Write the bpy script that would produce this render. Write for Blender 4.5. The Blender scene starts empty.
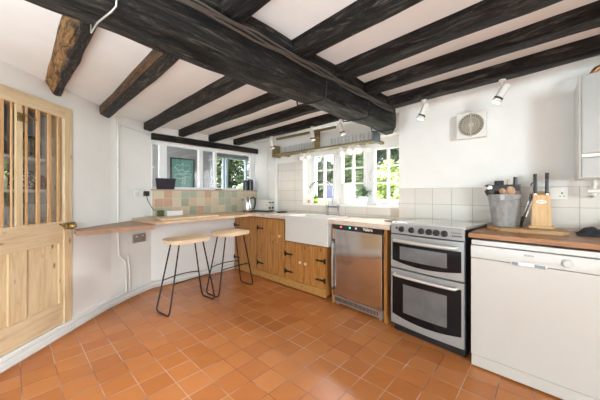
import bpy, bmesh, math, random
from mathutils import Vector, Matrix, noise
random.seed(7)
S = bpy.context.scene
COL = S.collection
# ------------------------------------------------------------------ camera
F = 268.0
ANG = math.atan2(248, 268)
cam = bpy.data.cameras.new('camera'); camo = bpy.data.objects.new('camera', cam); COL.objects.link(camo)
cam.sensor_fit = 'HORIZONTAL'; cam.sensor_width = 36; cam.lens = 36 * F / 600
cam.shift_y = -6 / 600
cam.clip_start = 0.05; cam.clip_end = 200
camo.location = (0, 0, 1.18)
camo.rotation_euler = (math.pi / 2, 0, -(math.pi / 2 - ANG))
S.camera = camo
# ------------------------------------------------------------------ world, sun, lights, exposure
S.view_settings.view_transform = 'Standard'; S.view_settings.look = 'None'
S.view_settings.gamma = 1; S.view_settings.use_curve_mapping = False
S.view_settings.exposure = 0.86
W = bpy.data.worlds.new('sky'); S.world = W; W.use_nodes = True
W.node_tree.nodes['Background'].inputs[0].default_value = (0.86, 0.93, 1.0, 1)
W.node_tree.nodes['Background'].inputs[1].default_value = 2.7
sun = bpy.data.lights.new('sun', 'SUN'); sun.energy = 2.4; sun.angle = math.radians(2); sun.color = (1, .95, .85)
so = bpy.data.objects.new('sun', sun); COL.objects.link(so)
so.rotation_euler = (math.radians(38), math.radians(12), math.radians(-20))

def area(name, loc, rot, sx, sy, power, col=(1, 1, 1)):
    l = bpy.data.lights.new(name, 'AREA'); l.shape = 'RECTANGLE'; l.size = sx; l.size_y = sy
    l.energy = power; l.color = col
    o = bpy.data.objects.new(name, l); COL.objects.link(o); o.location = loc; o.rotation_euler = rot
    return o
# fill lamp at an unseen window added behind the camera
area('side_window_fill', (-2.2, -3.48, 1.45), (math.radians(100), 0, 0), 1.5, 1.1, 150, (.77, .92, 1))
area('ceiling_fill', (-0.95, 0.35, 0.35), (math.pi, 0, 0), 1.5, 1.5, 40, (.70, .90, 1))  # added lamp facing up, brightens the ceiling and upper walls
area('kitchen_window_fill', (4.6, 2.2, 2.75), (math.radians(62), 0, math.radians(92)), 2.2, 1.2, 430, (1, 1, 1))  # unseen lamp added outside above the window, boosts daylight on sill, worktop and floor
area('far_room_fill', (1.0, 5.0, 1.5), (math.pi / 2, 0, -math.pi / 2), 1.6, 1.4, 13, (1, 1, 1))  # unseen lamp added inside the far room to brighten it

# ------------------------------------------------------------------ materials
def new_mat(name):
    m = bpy.data.materials.new(name); m.use_nodes = True
    nt = m.node_tree; b = nt.nodes['Principled BSDF']
    return m, nt, b
def coord(nt, scale=(1, 1, 1), rot=(0, 0, 0), loc=(0, 0, 0)):
    tc = nt.nodes.new('ShaderNodeTexCoord'); mp = nt.nodes.new('ShaderNodeMapping')
    mp.inputs['Scale'].default_value = scale; mp.inputs['Rotation'].default_value = rot; mp.inputs['Location'].default_value = loc
    nt.links.new(tc.outputs['Object'], mp.inputs[0]); return mp.outputs[0]
def noise_n(nt, vec, scale, detail=4, rough=.6, dist=0):
    n = nt.nodes.new('ShaderNodeTexNoise'); n.inputs['Scale'].default_value = scale
    n.inputs['Detail'].default_value = detail; n.inputs['Roughness'].default_value = rough; n.inputs['Distortion'].default_value = dist
    nt.links.new(vec, n.inputs['Vector']); return n
def ramp(nt, fac, stops):
    r = nt.nodes.new('ShaderNodeValToRGB'); e = r.color_ramp.elements
    while len(e) < len(stops): e.new(.5)
    for i, (p, c) in enumerate(stops):
        e[i].position = p; e[i].color = (c[0], c[1], c[2], 1)
    nt.links.new(fac, r.inputs[0]); return r.outputs[0]
def bump(nt, b, h, strength=.3, dist=.01):
    n = nt.nodes.new('ShaderNodeBump'); n.inputs['Strength'].default_value = strength; n.inputs['Distance'].default_value = dist
    nt.links.new(h, n.inputs['Height']); nt.links.new(n.outputs[0], b.inputs['Normal'])
def plain(name, c, rough=.5, metal=0, var=.06, scale=8, coat=0, bmp=0):
    m, nt, b = new_mat(name)
    v = coord(nt); n = noise_n(nt, v, scale)
    lo = [x * (1 - var) for x in c]; hi = [min(1, x * (1 + var)) for x in c]
    nt.links.new(ramp(nt, n.outputs['Fac'], [(.3, lo), (.7, hi)]), b.inputs['Base Color'])
    b.inputs['Roughness'].default_value = rough; b.inputs['Metallic'].default_value = metal
    if coat: b.inputs['Coat Weight'].default_value = coat
    if bmp: bump(nt, b, n.outputs['Fac'], bmp, .004)
    return m
def wood(name, c1, c2, c3, stretch=(1, 12, 12), scale=3, rough=.5, knots=False, bmp=.15):
    m, nt, b = new_mat(name)
    v = coord(nt, stretch)
    n = noise_n(nt, v, scale, 6, .65, .6)
    col = ramp(nt, n.outputs['Fac'], [(.3, c1), (.5, c2), (.72, c3)])
    if knots:
        v2 = coord(nt, tuple(max(1, s * .22) for s in stretch)); vo = nt.nodes.new('ShaderNodeTexVoronoi'); vo.inputs['Scale'].default_value = 5.5
        nt.links.new(v2, vo.inputs['Vector'])
        k = ramp(nt, vo.outputs['Distance'], [(.07, (.22, .14, .10)), (.19, (1, 1, 1))])
        mx = nt.nodes.new('ShaderNodeMixRGB'); mx.blend_type = 'MULTIPLY'; mx.inputs[0].default_value = .85
        nt.links.new(col, mx.inputs[1]); nt.links.new(k, mx.inputs[2]); col = mx.outputs[0]
    nt.links.new(col, b.inputs['Base Color']); b.inputs['Roughness'].default_value = rough
    bump(nt, b, n.outputs['Fac'], bmp, .003)
    return m
M = {}
M['wall'] = plain('wall_plaster', (.87, .86, .825), .75, 0, .03, 3, bmp=.25)
M['ceil'] = plain('ceiling_plaster', (.87, .88, .87), .85, 0, .03, 3, bmp=.3)
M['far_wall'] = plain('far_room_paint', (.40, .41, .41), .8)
M['white'] = plain('white_gloss_paint', (.85, .85, .84), .3, 0, .02)
M['pipe'] = plain('pipe_paint', (.74, .71, .65), .35, 0, .05)
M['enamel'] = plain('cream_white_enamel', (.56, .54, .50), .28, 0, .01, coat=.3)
M['ceramic'] = plain('white_ceramic', (.88, .87, .84), .12, 0, .01, coat=.5)
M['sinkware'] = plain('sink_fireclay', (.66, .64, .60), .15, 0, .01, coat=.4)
M['silver'] = plain('silver_enamel', (.36, .37, .37), .3, .3, .02)
M['cable_brown'] = plain('dusty_cable', (.06, .045, .035), .5)
M['plastic_w'] = plain('white_plastic', (.82, .80, .75), .4, 0, .02)
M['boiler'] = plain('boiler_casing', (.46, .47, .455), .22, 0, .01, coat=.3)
M['black'] = plain('black_plastic', (.018, .018, .02), .35, 0, .1)
M['blackmetal'] = plain('black_iron', (.02, .02, .02), .45, .4, .1)
M['glassblack'] = plain('black_glass', (.006, .007, .009), .06, 0, .05); M['glassblack'].node_tree.nodes['Principled BSDF'].inputs['Specular IOR Level'].default_value = .25
M['chrome'] = plain('chrome', (.80, .80, .80), .12, 1, .02)
M['tapchrome'] = plain('dark_chrome', (.30, .30, .31), .14, 1, .02)
M['satin'] = plain('satin_silver', (.58, .58, .57), .32, .85, .03)
M['dirt_metal'] = plain('grey_strap', (.45, .43, .38), .5, .6)
M['brass'] = plain('aged_brass', (.35, .25, .10), .35, .9, .25)
M['copper'] = plain('copper_pipe', (.35, .17, .07), .4, .8, .3)
M['darkgrey'] = plain('dark_cloth', (.035, .038, .045), .9, 0, .4, 30, bmp=.6)
M['green'] = plain('green_glass_bottle', (.03, .22, .05), .2)
M['pink'] = plain('pink_soap', (.75, .38, .33), .5)
M['terra'] = plain('old_earthenware', (.50, .35, .25), .6)
M['grout_pale'] = plain('grout', (.6, .56, .5), .8)
M['lightwood'] = wood('pale_seat_wood', (.60, .42, .24), (.76, .58, .38), (.84, .68, .48), (2, 10, 10), 4, .45)
M['pine'] = wood('stripped_pine', (.58, .40, .21), (.72, .54, .32), (.80, .64, .42), (11, 11, 1), 3, .55, True)
M['pine_bar'] = wood('orange_pine_bar', (.50, .26, .10), (.66, .38, .18), (.74, .47, .24), (14, 14, 1), 3, .5)
M['pine_h'] = wood('stripped_pine_rail', (.60, .42, .23), (.73, .55, .34), (.80, .65, .43), (1, 11, 11), 3, .55, True)
M['cab'] = wood('waxed_knotty_pine', (.26, .10, .022), (.44, .19, .045), (.58, .29, .08), (11, 11, 1), 3.4, .4, True)
M['cab_h'] = wood('waxed_pine_plinth', (.36, .16, .045), (.50, .25, .075), (.58, .31, .10), (11, 1, 11), 3.4, .4, True)
M['oak'] = wood('oak_worktop', (.52, .30, .16), (.66, .43, .26), (.72, .52, .34), (2, 14, 14), 3, .35)
M['walnut'] = wood('red_brown_worktop', (.22, .08, .025), (.37, .16, .055), (.48, .24, .095), (14, 1.5, 14), 3, .35)
M['worktop'] = wood('worn_pale_worktop', (.46, .33, .24), (.66, .54, .44), (.74, .64, .54), (12, 1.5, 12), 3, .16)
M['board'] = wood('chopping_board_wood', (.34, .18, .07), (.52, .31, .14), (.64, .42, .22), (12, 1.5, 12), 3, .5)
M['block'] = wood('knife_block_wood', (.62, .36, .15), (.74, .47, .22), (.80, .55, .29), (14, 14, 1.5), 4, .4)
M['spoonwood'] = wood('spoon_wood', (.38, .22, .12), (.52, .33, .2), (.60, .42, .28), (5, 5, 2), 6, .6)
M['rackwood'] = wood('olive_brown_wood', (.10, .07, .025), (.20, .15, .06), (.30, .24, .12), (10, 1, 10), 4, .5)

def beam_mat(name, dark, mid, light, warm=None, axis='x'):
    m, nt, b = new_mat(name)
    st = (1.0, 7, 7) if axis == 'x' else (7, 1.0, 7)
    v = coord(nt, st); n = noise_n(nt, v, 3.2, 12, .78, 1.4)
    col = ramp(nt, n.outputs['Fac'], [(.42, dark), (.52, mid), (.60, light)])
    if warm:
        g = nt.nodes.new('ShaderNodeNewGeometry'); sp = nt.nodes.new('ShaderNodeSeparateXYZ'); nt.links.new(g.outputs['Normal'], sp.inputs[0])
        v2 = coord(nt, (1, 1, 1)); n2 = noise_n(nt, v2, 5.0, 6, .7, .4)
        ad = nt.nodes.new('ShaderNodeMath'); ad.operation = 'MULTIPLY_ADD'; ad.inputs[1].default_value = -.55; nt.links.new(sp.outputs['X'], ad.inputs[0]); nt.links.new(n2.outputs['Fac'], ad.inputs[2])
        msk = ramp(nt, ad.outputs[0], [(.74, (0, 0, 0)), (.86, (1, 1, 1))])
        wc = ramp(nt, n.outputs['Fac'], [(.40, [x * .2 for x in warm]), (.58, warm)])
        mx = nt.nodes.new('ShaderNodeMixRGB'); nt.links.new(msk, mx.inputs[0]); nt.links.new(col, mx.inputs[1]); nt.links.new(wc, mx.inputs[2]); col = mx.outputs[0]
    # drying cracks running along the grain
    vc = coord(nt, (.8, 7, 7) if axis == 'x' else (7, .8, 7)); nc = noise_n(nt, vc, 2.4, 5, .6, .6)
    sb = nt.nodes.new('ShaderNodeMath'); sb.operation = 'SUBTRACT'; sb.inputs[1].default_value = .5; nt.links.new(nc.outputs['Fac'], sb.inputs[0])
    ab = nt.nodes.new('ShaderNodeMath'); ab.operation = 'ABSOLUTE'; nt.links.new(sb.outputs[0], ab.inputs[0])
    ck = ramp(nt, ab.outputs[0], [(.004, (.12,) * 3), (.022, (1,) * 3)])
    mc = nt.nodes.new('ShaderNodeMixRGB'); mc.blend_type = 'MULTIPLY'; mc.inputs[0].default_value = 1; nt.links.new(col, mc.inputs[1]); nt.links.new(ck, mc.inputs[2])
    nt.links.new(mc.outputs[0], b.inputs['Base Color'])
    b.inputs['Roughness'].default_value = .5; b.inputs['Specular IOR Level'].default_value = .3
    hh = nt.nodes.new('ShaderNodeMath'); hh.operation = 'ADD'; nt.links.new(n.outputs['Fac'], hh.inputs[0]); nt.links.new(ck, hh.inputs[1])
    bump(nt, b, hh.outputs[0], .9, .03)
    return m
M['beam'] = beam_mat('blackened_oak', (.002, .0015, .001), (.018, .014, .011), (.10, .085, .07))
M['joist'] = beam_mat('blackened_joist', (.002, .0015, .001), (.016, .011, .009), (.085, .07, .058), None, 'y')
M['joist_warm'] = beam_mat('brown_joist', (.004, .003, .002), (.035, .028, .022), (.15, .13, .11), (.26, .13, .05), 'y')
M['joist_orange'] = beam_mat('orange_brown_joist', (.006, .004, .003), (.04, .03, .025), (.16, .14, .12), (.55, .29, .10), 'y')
M['lintel'] = beam_mat('lintel_wood', (.010, .007, .005), (.030, .022, .016), (.06, .048, .038))

def tile_floor():
    m, nt, b = new_mat('terracotta_quarry_tiles')
    v = coord(nt, loc=(-.046, -.06, 0))
    br = nt.nodes.new('ShaderNodeTexBrick'); br.offset = 0; br.squash = 1
    br.inputs['Scale'].default_value = 1; br.inputs['Mortar Size'].default_value = .0026; br.inputs['Mortar Smooth'].default_value = .3
    br.inputs['Brick Width'].default_value = .1645; br.inputs['Row Height'].default_value = .1645
    br.inputs['Color1'].default_value = (0, 0, 0, 1); br.inputs['Color2'].default_value = (1, 1, 1, 1); br.inputs['Mortar'].default_value = (.5, .5, .5, 1)
    nt.links.new(v, br.inputs['Vector'])
    tint = ramp(nt, br.outputs['Color'], [(0, (.51, .170, .045)), (.5, (.57, .200, .056)), (1, (.61, .228, .070))])
    n = noise_n(nt, v, 5, 6, .6, .3)
    mot = ramp(nt, n.outputs['Fac'], [(.25, (.93, .92, .91)), (.75, (1.05, 1.05, 1.05))])
    mx = nt.nodes.new('ShaderNodeMixRGB'); mx.blend_type = 'MULTIPLY'; mx.inputs[0].default_value = 1
    nt.links.new(tint, mx.inputs[1]); nt.links.new(mot, mx.inputs[2])
    ng = noise_n(nt, v, 2.3, 2, .5)
    gc = ramp(nt, ng.outputs['Fac'], [(.42, (.24, .11, .06)), (.58, (.66, .46, .33))])
    m2 = nt.nodes.new('ShaderNodeMixRGB'); nt.links.new(br.outputs['Fac'], m2.inputs[0]); nt.links.new(mx.outputs[0], m2.inputs[1]); nt.links.new(gc, m2.inputs[2])
    nt.links.new(m2.outputs[0], b.inputs['Base Color'])
    b.inputs['Roughness'].default_value = .36
    b.inputs['Roughness'].default_value = .25
    inv = nt.nodes.new('ShaderNodeMath'); inv.operation = 'MULTIPLY_ADD'; inv.inputs[1].default_value = -1; inv.inputs[2].default_value = 1
    nt.links.new(br.outputs['Fac'], inv.inputs[0]); ad = nt.nodes.new('ShaderNodeMath'); ad.operation = 'ADD'
    mu = nt.nodes.new('ShaderNodeMath'); mu.operation = 'MULTIPLY'; mu.inputs[1].default_value = .04
    nt.links.new(n.outputs['Fac'], mu.inputs[0]); nt.links.new(inv.outputs[0], ad.inputs[0]); nt.links.new(mu.outputs[0], ad.inputs[1])
    bump(nt, b, ad.outputs[0], .4, .004)
    return m
M['floor'] = tile_floor()

def tile_wall(name, axis, bw, rh, off, stops, mortar, rough=.18, msize=.0022, grout=(.44, .38, .32)):
    """axis: 'y' = wall whose tiles run along Y, 'x' = along X"""
    m, nt, b = new_mat(name)
    tc = nt.nodes.new('ShaderNodeTexCoord'); sp = nt.nodes.new('ShaderNodeSeparateXYZ'); cb = nt.nodes.new('ShaderNodeCombineXYZ')
    nt.links.new(tc.outputs['Object'], sp.inputs[0])
    nt.links.new(sp.outputs['Y' if axis == 'y' else 'X'], cb.inputs[0]); nt.links.new(sp.outputs['Z'], cb.inputs[1])
    mp = nt.nodes.new('ShaderNodeMapping'); mp.inputs['Location'].default_value = (off[0], off[1], 0); nt.links.new(cb.outputs[0], mp.inputs[0])
    br = nt.nodes.new('ShaderNodeTexBrick'); br.offset = 0; br.squash = 1
    br.inputs['Scale'].default_value = 1; br.inputs['Mortar Size'].default_value = msize; br.inputs['Mortar Smooth'].default_value = .2
    br.inputs['Brick Width'].default_value = bw; br.inputs['Row Height'].default_value = rh
    br.inputs['Color1'].default_value = (0, 0, 0, 1); br.inputs['Color2'].default_value = (1, 1, 1, 1); br.inputs['Mortar'].default_value = (.5, .5, .5, 1)
    nt.links.new(mp.outputs[0], br.inputs['Vector'])
    t = ramp(nt, br.outputs['Color'], stops)
    r = t.node; r.color_ramp.interpolation = 'CONSTANT' if len(stops) > 3 else 'LINEAR'
    n = noise_n(nt, tc.outputs['Object'], 14, 3); mot = ramp(nt, n.outputs['Fac'], [(.3, (.98,) * 3), (.7, (1.01,) * 3)])
    mm = nt.nodes.new('ShaderNodeMixRGB'); mm.blend_type = 'MULTIPLY'; mm.inputs[0].default_value = 1
    nt.links.new(t, mm.inputs[1]); nt.links.new(mot, mm.inputs[2])
    m2 = nt.nodes.new('ShaderNodeMixRGB'); nt.links.new(br.outputs['Fac'], m2.inputs[0]); nt.links.new(mm.outputs[0], m2.inputs[1]); m2.inputs[2].default_value = (*grout, 1)
    nt.links.new(m2.outputs[0], b.inputs['Base Color']); b.inputs['Roughness'].default_value = rough
    inv = nt.nodes.new('ShaderNodeMath'); inv.operation = 'SUBTRACT'; inv.inputs[0].default_value = 1; nt.links.new(br.outputs['Fac'], inv.inputs[1])
    bump(nt, b, inv.outputs[0], .4, .003)
    return m
cream = [(0, (.69, .645, .585)), (.5, (.71, .665, .605)), (1, (.73, .685, .625))]
M['tile_near'] = tile_wall('cream_tiles_by_cooker', 'y', .163, .152, (-.485, -.018), cream, .5)
M['tile_right'] = tile_wall('cream_tiles_wide', 'y', .325, .152, (-.485, -.018), cream, .5)
M['tile_sill'] = tile_wall('cream_tiles_window', 'y', .30, .152, (-.1, -.018), cream, .5)
patch = [(0, (.62, .49, .34)), (.16, (.38, .38, .27)), (.30, (.64, .54, .39)), (.44, (.56, .34, .22)), (.56, (.60, .50, .35)), (.68, (.42, .42, .31)), (.80, (.62, .44, .30)), (.90, (.46, .44, .33))]
M['tile_patch'] = tile_wall('handmade_coloured_tiles', 'x', .112, .112, (-.004, -.003), patch, .5, .35, .0022, (.68, .62, .52))

def steel():
    m, nt, b = new_mat('brushed_stainless_steel')
    v = coord(nt, (2, 2, 90)); n = noise_n(nt, v, 4, 3)
    nt.links.new(ramp(nt, n.outputs['Fac'], [(.3, (.56, .55, .54)), (.7, (.66, .65, .64))]), b.inputs['Base Color'])
    b.inputs['Metallic'].default_value = 1; b.inputs['Roughness'].default_value = .11
    return m
M['steel'] = steel()
def galv():
    m, nt, b = new_mat('galvanised_zinc')
    v = coord(nt, (1, 1, .6)); n = noise_n(nt, v, 26, 5, .7)
    nt.links.new(ramp(nt, n.outputs['Fac'], [(.3, (.38, .39, .39)), (.7, (.62, .63, .63))]), b.inputs['Base Color'])
    b.inputs['Metallic'].default_value = .45; b.inputs['Roughness'].default_value = .45
    return m
M['galv'] = galv()
def glass(name, tint=(1, 1, 1), gloss=.08):
    m = bpy.data.materials.new(name); m.use_nodes = True; nt = m.node_tree; nt.nodes.clear()
    o = nt.nodes.new('ShaderNodeOutputMaterial'); t = nt.nodes.new('ShaderNodeBsdfTransparent'); g = nt.nodes.new('ShaderNodeBsdfGlossy')
    t.inputs[0].default_value = (*tint, 1); g.inputs['Roughness'].default_value = .02
    mx = nt.nodes.new('ShaderNodeMixShader'); lw = nt.nodes.new('ShaderNodeLayerWeight'); lw.inputs[0].default_value = .25
    mu = nt.nodes.new('ShaderNodeMath'); mu.operation = 'MULTIPLY_ADD'; mu.inputs[1].default_value = .6; mu.inputs[2].default_value = gloss
    nt.links.new(lw.outputs['Facing'], mu.inputs[0]); nt.links.new(mu.outputs[0], mx.inputs[0])
    nt.links.new(t.outputs[0], mx.inputs[1]); nt.links.new(g.outputs[0], mx.inputs[2]); nt.links.new(mx.outputs[0], o.inputs[0])
    return m
M['glass'] = glass('window_glass', (1, 1, 1), .02)
M['tumbler'] = glass('drinking_glass', (.99, .99, .99), 0)
def emit(name, c, s):
    m, nt, b = new_mat(name); b.inputs['Base Color'].default_value = (*c, 1); b.inputs['Emission Color'].default_value = (*c, 1); b.inputs['Emission Strength'].default_value = s; return m
M['bulb'] = emit('lit_lamp_face', (1, .93, .80), 6)
M['led_r'] = emit('red_indicator', (1, .15, .08), .8); M['led_g'] = emit('green_indicator', (.1, .8, .5), .8)
def leafmat(name, lo, hi):
    m, nt, b = new_mat(name); v = coord(nt); n = noise_n(nt, v, 2.2, 6, .8)
    nt.links.new(ramp(nt, n.outputs['Fac'], [(.35, lo), (.65, hi)]), b.inputs['Base Color']); b.inputs['Roughness'].default_value = .55
    return m
M['leaf'] = leafmat('hedge_leaves', (.035, .065, .02), (.12, .17, .06))
M['leaf_light'] = leafmat('bright_leaves', (.12, .19, .035), (.26, .34, .10))
M['leaf_dark'] = leafmat('dark_leaves', (.012, .028, .012), (.05, .08, .035))
M['plant'] = leafmat('houseplant_leaves', (.03, .10, .025), (.12, .26, .08))
M['bark'] = plain('bark', (.10, .07, .05), .9, 0, .3, 20)
M['grass'] = leafmat('garden_grass', (.10, .16, .04), (.20, .28, .08))
def patterned():
    m, nt, b = new_mat('black_and_white_glaze'); v = coord(nt); vo = nt.nodes.new('ShaderNodeTexVoronoi'); vo.inputs['Scale'].default_value = 38
    nt.links.new(v, vo.inputs['Vector'])
    nt.links.new(ramp(nt, vo.outputs['Distance'], [(.35, (.75, .74, .70)), (.45, (.04, .04, .04))]), b.inputs['Base Color']); b.inputs['Roughness'].default_value = .25
    return m
M['pattern'] = patterned()
M['teal'] = plain('teal_poster_paper', (.15, .34, .29), .6)
M['linewhite'] = plain('white_ink', (.62, .78, .72), .6)

# ------------------------------------------------------------------ mesh helpers
class MB:
    def __init__(s): s.bm = bmesh.new()
    def box(s, x0, x1, y0, y1, z0, z1, bev=0, mat=None):
        v = [s.bm.verts.new(p) for p in ((x0, y0, z0), (x1, y0, z0), (x1, y1, z0), (x0, y1, z0), (x0, y0, z1), (x1, y0, z1), (x1, y1, z1), (x0, y1, z1))]
        fs = [s.bm.faces.new([v[i] for i in q]) for q in ((3, 2, 1, 0), (4, 5, 6, 7), (0, 1, 5, 4), (1, 2, 6, 5), (2, 3, 7, 6), (3, 0, 4, 7))]
        if bev:
            es = set(e for f in fs for e in f.edges)
            bmesh.ops.bevel(s.bm, geom=list(es), offset=bev, segments=2, affect='EDGES', profile=.6)
        elif mat is not None: bmesh.ops.transform(s.bm, matrix=mat, verts=v)
        return s
    def quad(s, *p):
        s.bm.faces.new([s.bm.verts.new(q) for q in p]); return s
    def prism(s, pts, z0, z1, bev=0):
        a = [s.bm.verts.new((x, y, z0)) for x, y in pts]; b = [s.bm.verts.new((x, y, z1)) for x, y in pts]; n = len(pts)
        fs = [s.bm.faces.new(a[::-1]), s.bm.faces.new(b)] + [s.bm.faces.new((a[i], a[(i + 1) % n], b[(i + 1) % n], b[i])) for i in range(n)]
        if bev:
            es = set(e for f in fs for e in f.edges)
            bmesh.ops.bevel(s.bm, geom=list(es), offset=bev, segments=2, affect='EDGES')
        return s
    def tube(s, pts, r, seg=8, cap=True):
        pts = [Vector(p) for p in pts]; rs = r if isinstance(r, (list, tuple)) else [r] * len(pts)
        rings = []; up = None
        for i, p in enumerate(pts):
            t = (pts[min(i + 1, len(pts) - 1)] - pts[max(i - 1, 0)]).normalized()
            if up is None:
                up = Vector((0, 0, 1)) if abs(t.z) < .9 else Vector((1, 0, 0))
            u = t.cross(up); u = u.normalized() if u.length > 1e-6 else t.orthogonal().normalized()
            w = u.cross(t).normalized(); up = w
            rings.append([s.bm.verts.new(p + rs[i] * (math.cos(2 * math.pi * k / seg) * u + math.sin(2 * math.pi * k / seg) * w)) for k in range(seg)])
        for a, b in zip(rings, rings[1:]):
            for k in range(seg): s.bm.faces.new((a[k], a[(k + 1) % seg], b[(k + 1) % seg], b[k]))
        if cap: s.bm.faces.new(rings[0][::-1]); s.bm.faces.new(rings[-1])
        return s
    def lathe(s, prof, c=(0, 0, 0), seg=20, sy=1.0, M4=None):
        rings = []; allv = []
        for r, z in prof:
            if r < 1e-5: ring = [s.bm.verts.new((c[0], c[1], c[2] + z))]
            else: ring = [s.bm.verts.new((c[0] + r * math.cos(2 * math.pi * k / seg), c[1] + sy * r * math.sin(2 * math.pi * k / seg), c[2] + z)) for k in range(seg)]
            rings.append(ring); allv += ring
        for a, b in zip(rings, rings[1:]):
            for k in range(seg):
                k2 = (k + 1) % seg
                if len(a) == 1 and len(b) == 1: continue
                if len(a) == 1: s.bm.faces.new((a[0], b[k2], b[k]))
                elif len(b) == 1: s.bm.faces.new((a[k], a[k2], b[0]))
                else: s.bm.faces.new((a[k], a[k2], b[k2], b[k]))
        if M4 is not None: bmesh.ops.transform(s.bm, matrix=M4, verts=allv)
        return s
    def build(s, name, mat, parent=None, smooth=False):
        bmesh.ops.recalc_face_normals(s.bm, faces=s.bm.faces)
        me = bpy.data.meshes.new(name); s.bm.to_mesh(me); s.bm.free()
        o = bpy.data.objects.new(name, me); COL.objects.link(o)
        me.materials.append(M[mat] if isinstance(mat, str) else mat)
        if smooth:
            for p in me.polygons: p.use_smooth = True
            try:
                me.set_sharp_from_angle(angle=math.radians(38))
            except Exception: pass
        if parent: o.parent = parent
        return o
def tag(o, label=None, cat=None, group=None, kind=None):
    if label: o['label'] = label
    if cat: o['category'] = cat
    if group: o['group'] = group
    if kind: o['kind'] = kind
    return o
def thing(name, label, cat, loc=(0, 0, 0), rz=0, group=None):
    o = bpy.data.objects.new(name, None); COL.objects.link(o); o.location = loc; o.rotation_euler = (0, 0, rz); o.empty_display_size = .1
    return tag(o, label, cat, group)
def struct(o): o['kind'] = 'structure'; return o
def copy_tree(root, loc, rz=None, label=None, group=None):
    r = root.copy(); COL.objects.link(r); r.location = loc
    if rz is not None: r.rotation_euler = (0, 0, rz)
    if label: r['label'] = label
    if group: r['group'] = group
    for ch in list(root.children):
        c = ch.copy(); COL.objects.link(c); c.parent = r
        for g in list(ch.children):
            d = g.copy(); COL.objects.link(d); d.parent = c
    return r
def text_part(txt, size, mat, parent, loc, rot, name='lettering', sx=1, bold=False):
    cu = bpy.data.curves.new(name, 'FONT'); cu.body = txt; cu.size = size; cu.extrude = .0006; cu.align_x = 'CENTER'; cu.align_y = 'CENTER'
    if bold: cu.offset = size * .02
    t = bpy.data.objects.new('tmp', cu); COL.objects.link(t)
    dg = bpy.context.evaluated_depsgraph_get(); me = bpy.data.meshes.new_from_object(t.evaluated_get(dg))
    bpy.data.objects.remove(t); o = bpy.data.objects.new(name, me); COL.objects.link(o); me.materials.clear(); me.materials.append(M[mat])
    o.location = loc; o.rotation_euler = rot; o.scale = (sx, 1, 1); o.parent = parent; return o

# ------------------------------------------------------------------ room shell
DW_D = (0.7339, 0.6792); DW_N = (-0.6792, 0.7339)      # door wall: direction and outward normal
DW_RZ = math.atan2(DW_D[1], DW_D[0]); DW_O = (-1.3414, 1.4495)
def dwp(x, y): return (DW_O[0] + x * DW_D[0] + y * DW_N[0], DW_O[1] + x * DW_D[1] + y * DW_N[1])

m = MB(); m.quad((-4.2, -3.7, 0), (3.3, -3.7, 0), (3.3, 4.0, 0), (-4.2, 4.0, 0)); struct(m.build('floor', 'floor'))
# ceiling: level over the far half, rising gently towards the camera side
def ceil_z(y): return 2.085 - max(0, y - 1.2) * .016 if y > 1.2 else 2.085 + (1.2 - y) * .032
m = MB()
ys = [-3.7, 1.2, 4.0]
for a, b in zip(ys, ys[1:]):
    m.quad((-4.2, a, ceil_z(a)), (3.3, a, ceil_z(a)), (3.3, b, ceil_z(b)), (-4.2, b, ceil_z(b)))
    m.quad((-4.2, a, ceil_z(a) + .15), (3.3, a, ceil_z(a) + .15), (3.3, b, ceil_z(b) + .15), (-4.2, b, ceil_z(b) + .15))
struct(m.build('ceiling', 'ceil'))
HT = 2.6
# window wall, nearer part (behind cooker, boiler)
m = MB(); m.box(2.75, 3.25, -3.5, 1.14, 0, HT); struct(m.build('wall_window', 'wall'))
# window wall, recessed part with the kitchen window
WY0, WY1, WZ0, WZ1 = 1.16, 2.64, 1.05, 1.86
m = MB()
m.box(2.92, 3.25, 1.14, 3.70, 0, WZ0 - .03); m.box(2.92, 3.25, 1.14, 3.70, WZ1, HT)
m.box(2.92, 3.25, 1.14, WY0, WZ0 - .03, WZ1); m.box(2.92, 3.25, WY1, 3.70, WZ0 - .03, WZ1)
struct(m.build('wall_window_recess', 'wall'))
m = MB(); m.box(2.868, 2.93, 3.19, 3.70, .906, HT, .008); struct(m.build('wall_pier', 'wall'))
# bench wall with the hatch opening
HX0, HX1, HZ0, HZ1 = 1.215, 2.885, 1.235, 1.86
m = MB()
m.box(1.2, 2.93, 3.66, 3.86, 0, HZ0 - .02); m.box(1.2, 2.93, 3.66, 3.86, HZ1, HT)
m.box(1.2, HX0, 3.66, 3.86, HZ0 - .02, HZ1); m.box(HX1, 2.93, 3.66, 3.86, HZ0 - .02, HZ1)
struct(m.build('wall_bench', 'wall'))
# curved piece between door wall and bench wall
pts = [dwp(2.80, 0), (.80, 3.42), (.90, 3.49), (.98, 3.543), (1.06, 3.59), (1.13, 3.628), (1.20, 3.66)]
m = MB(); back = [(p[0] - .05, p[1] + .2) for p in pts][::-1]
m.prism(pts + back, 0, HT)
o = struct(m.build('wall_corner', 'wall', smooth=True))
# door wall (local x along the wall) with the door opening
dwall = Matrix.Translation((*DW_O, 0)) @ Matrix.Rotation(DW_RZ, 4, 'Z')
m = MB(); DX0, DX1, DZ0, DZ1 = 1.33, 2.31, .10, 1.904
for b in ((-.9, DX0, 0, .3, 0, HT), (DX1, 2.82, 0, .3, 0, HT), (DX0, DX1, 0, .3, DZ1, HT), (DX0, DX1, 0, .3, 0, DZ0)): m.box(*b)
o = struct(m.build('wall_door', 'wall')); o.matrix_world = dwall
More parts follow.
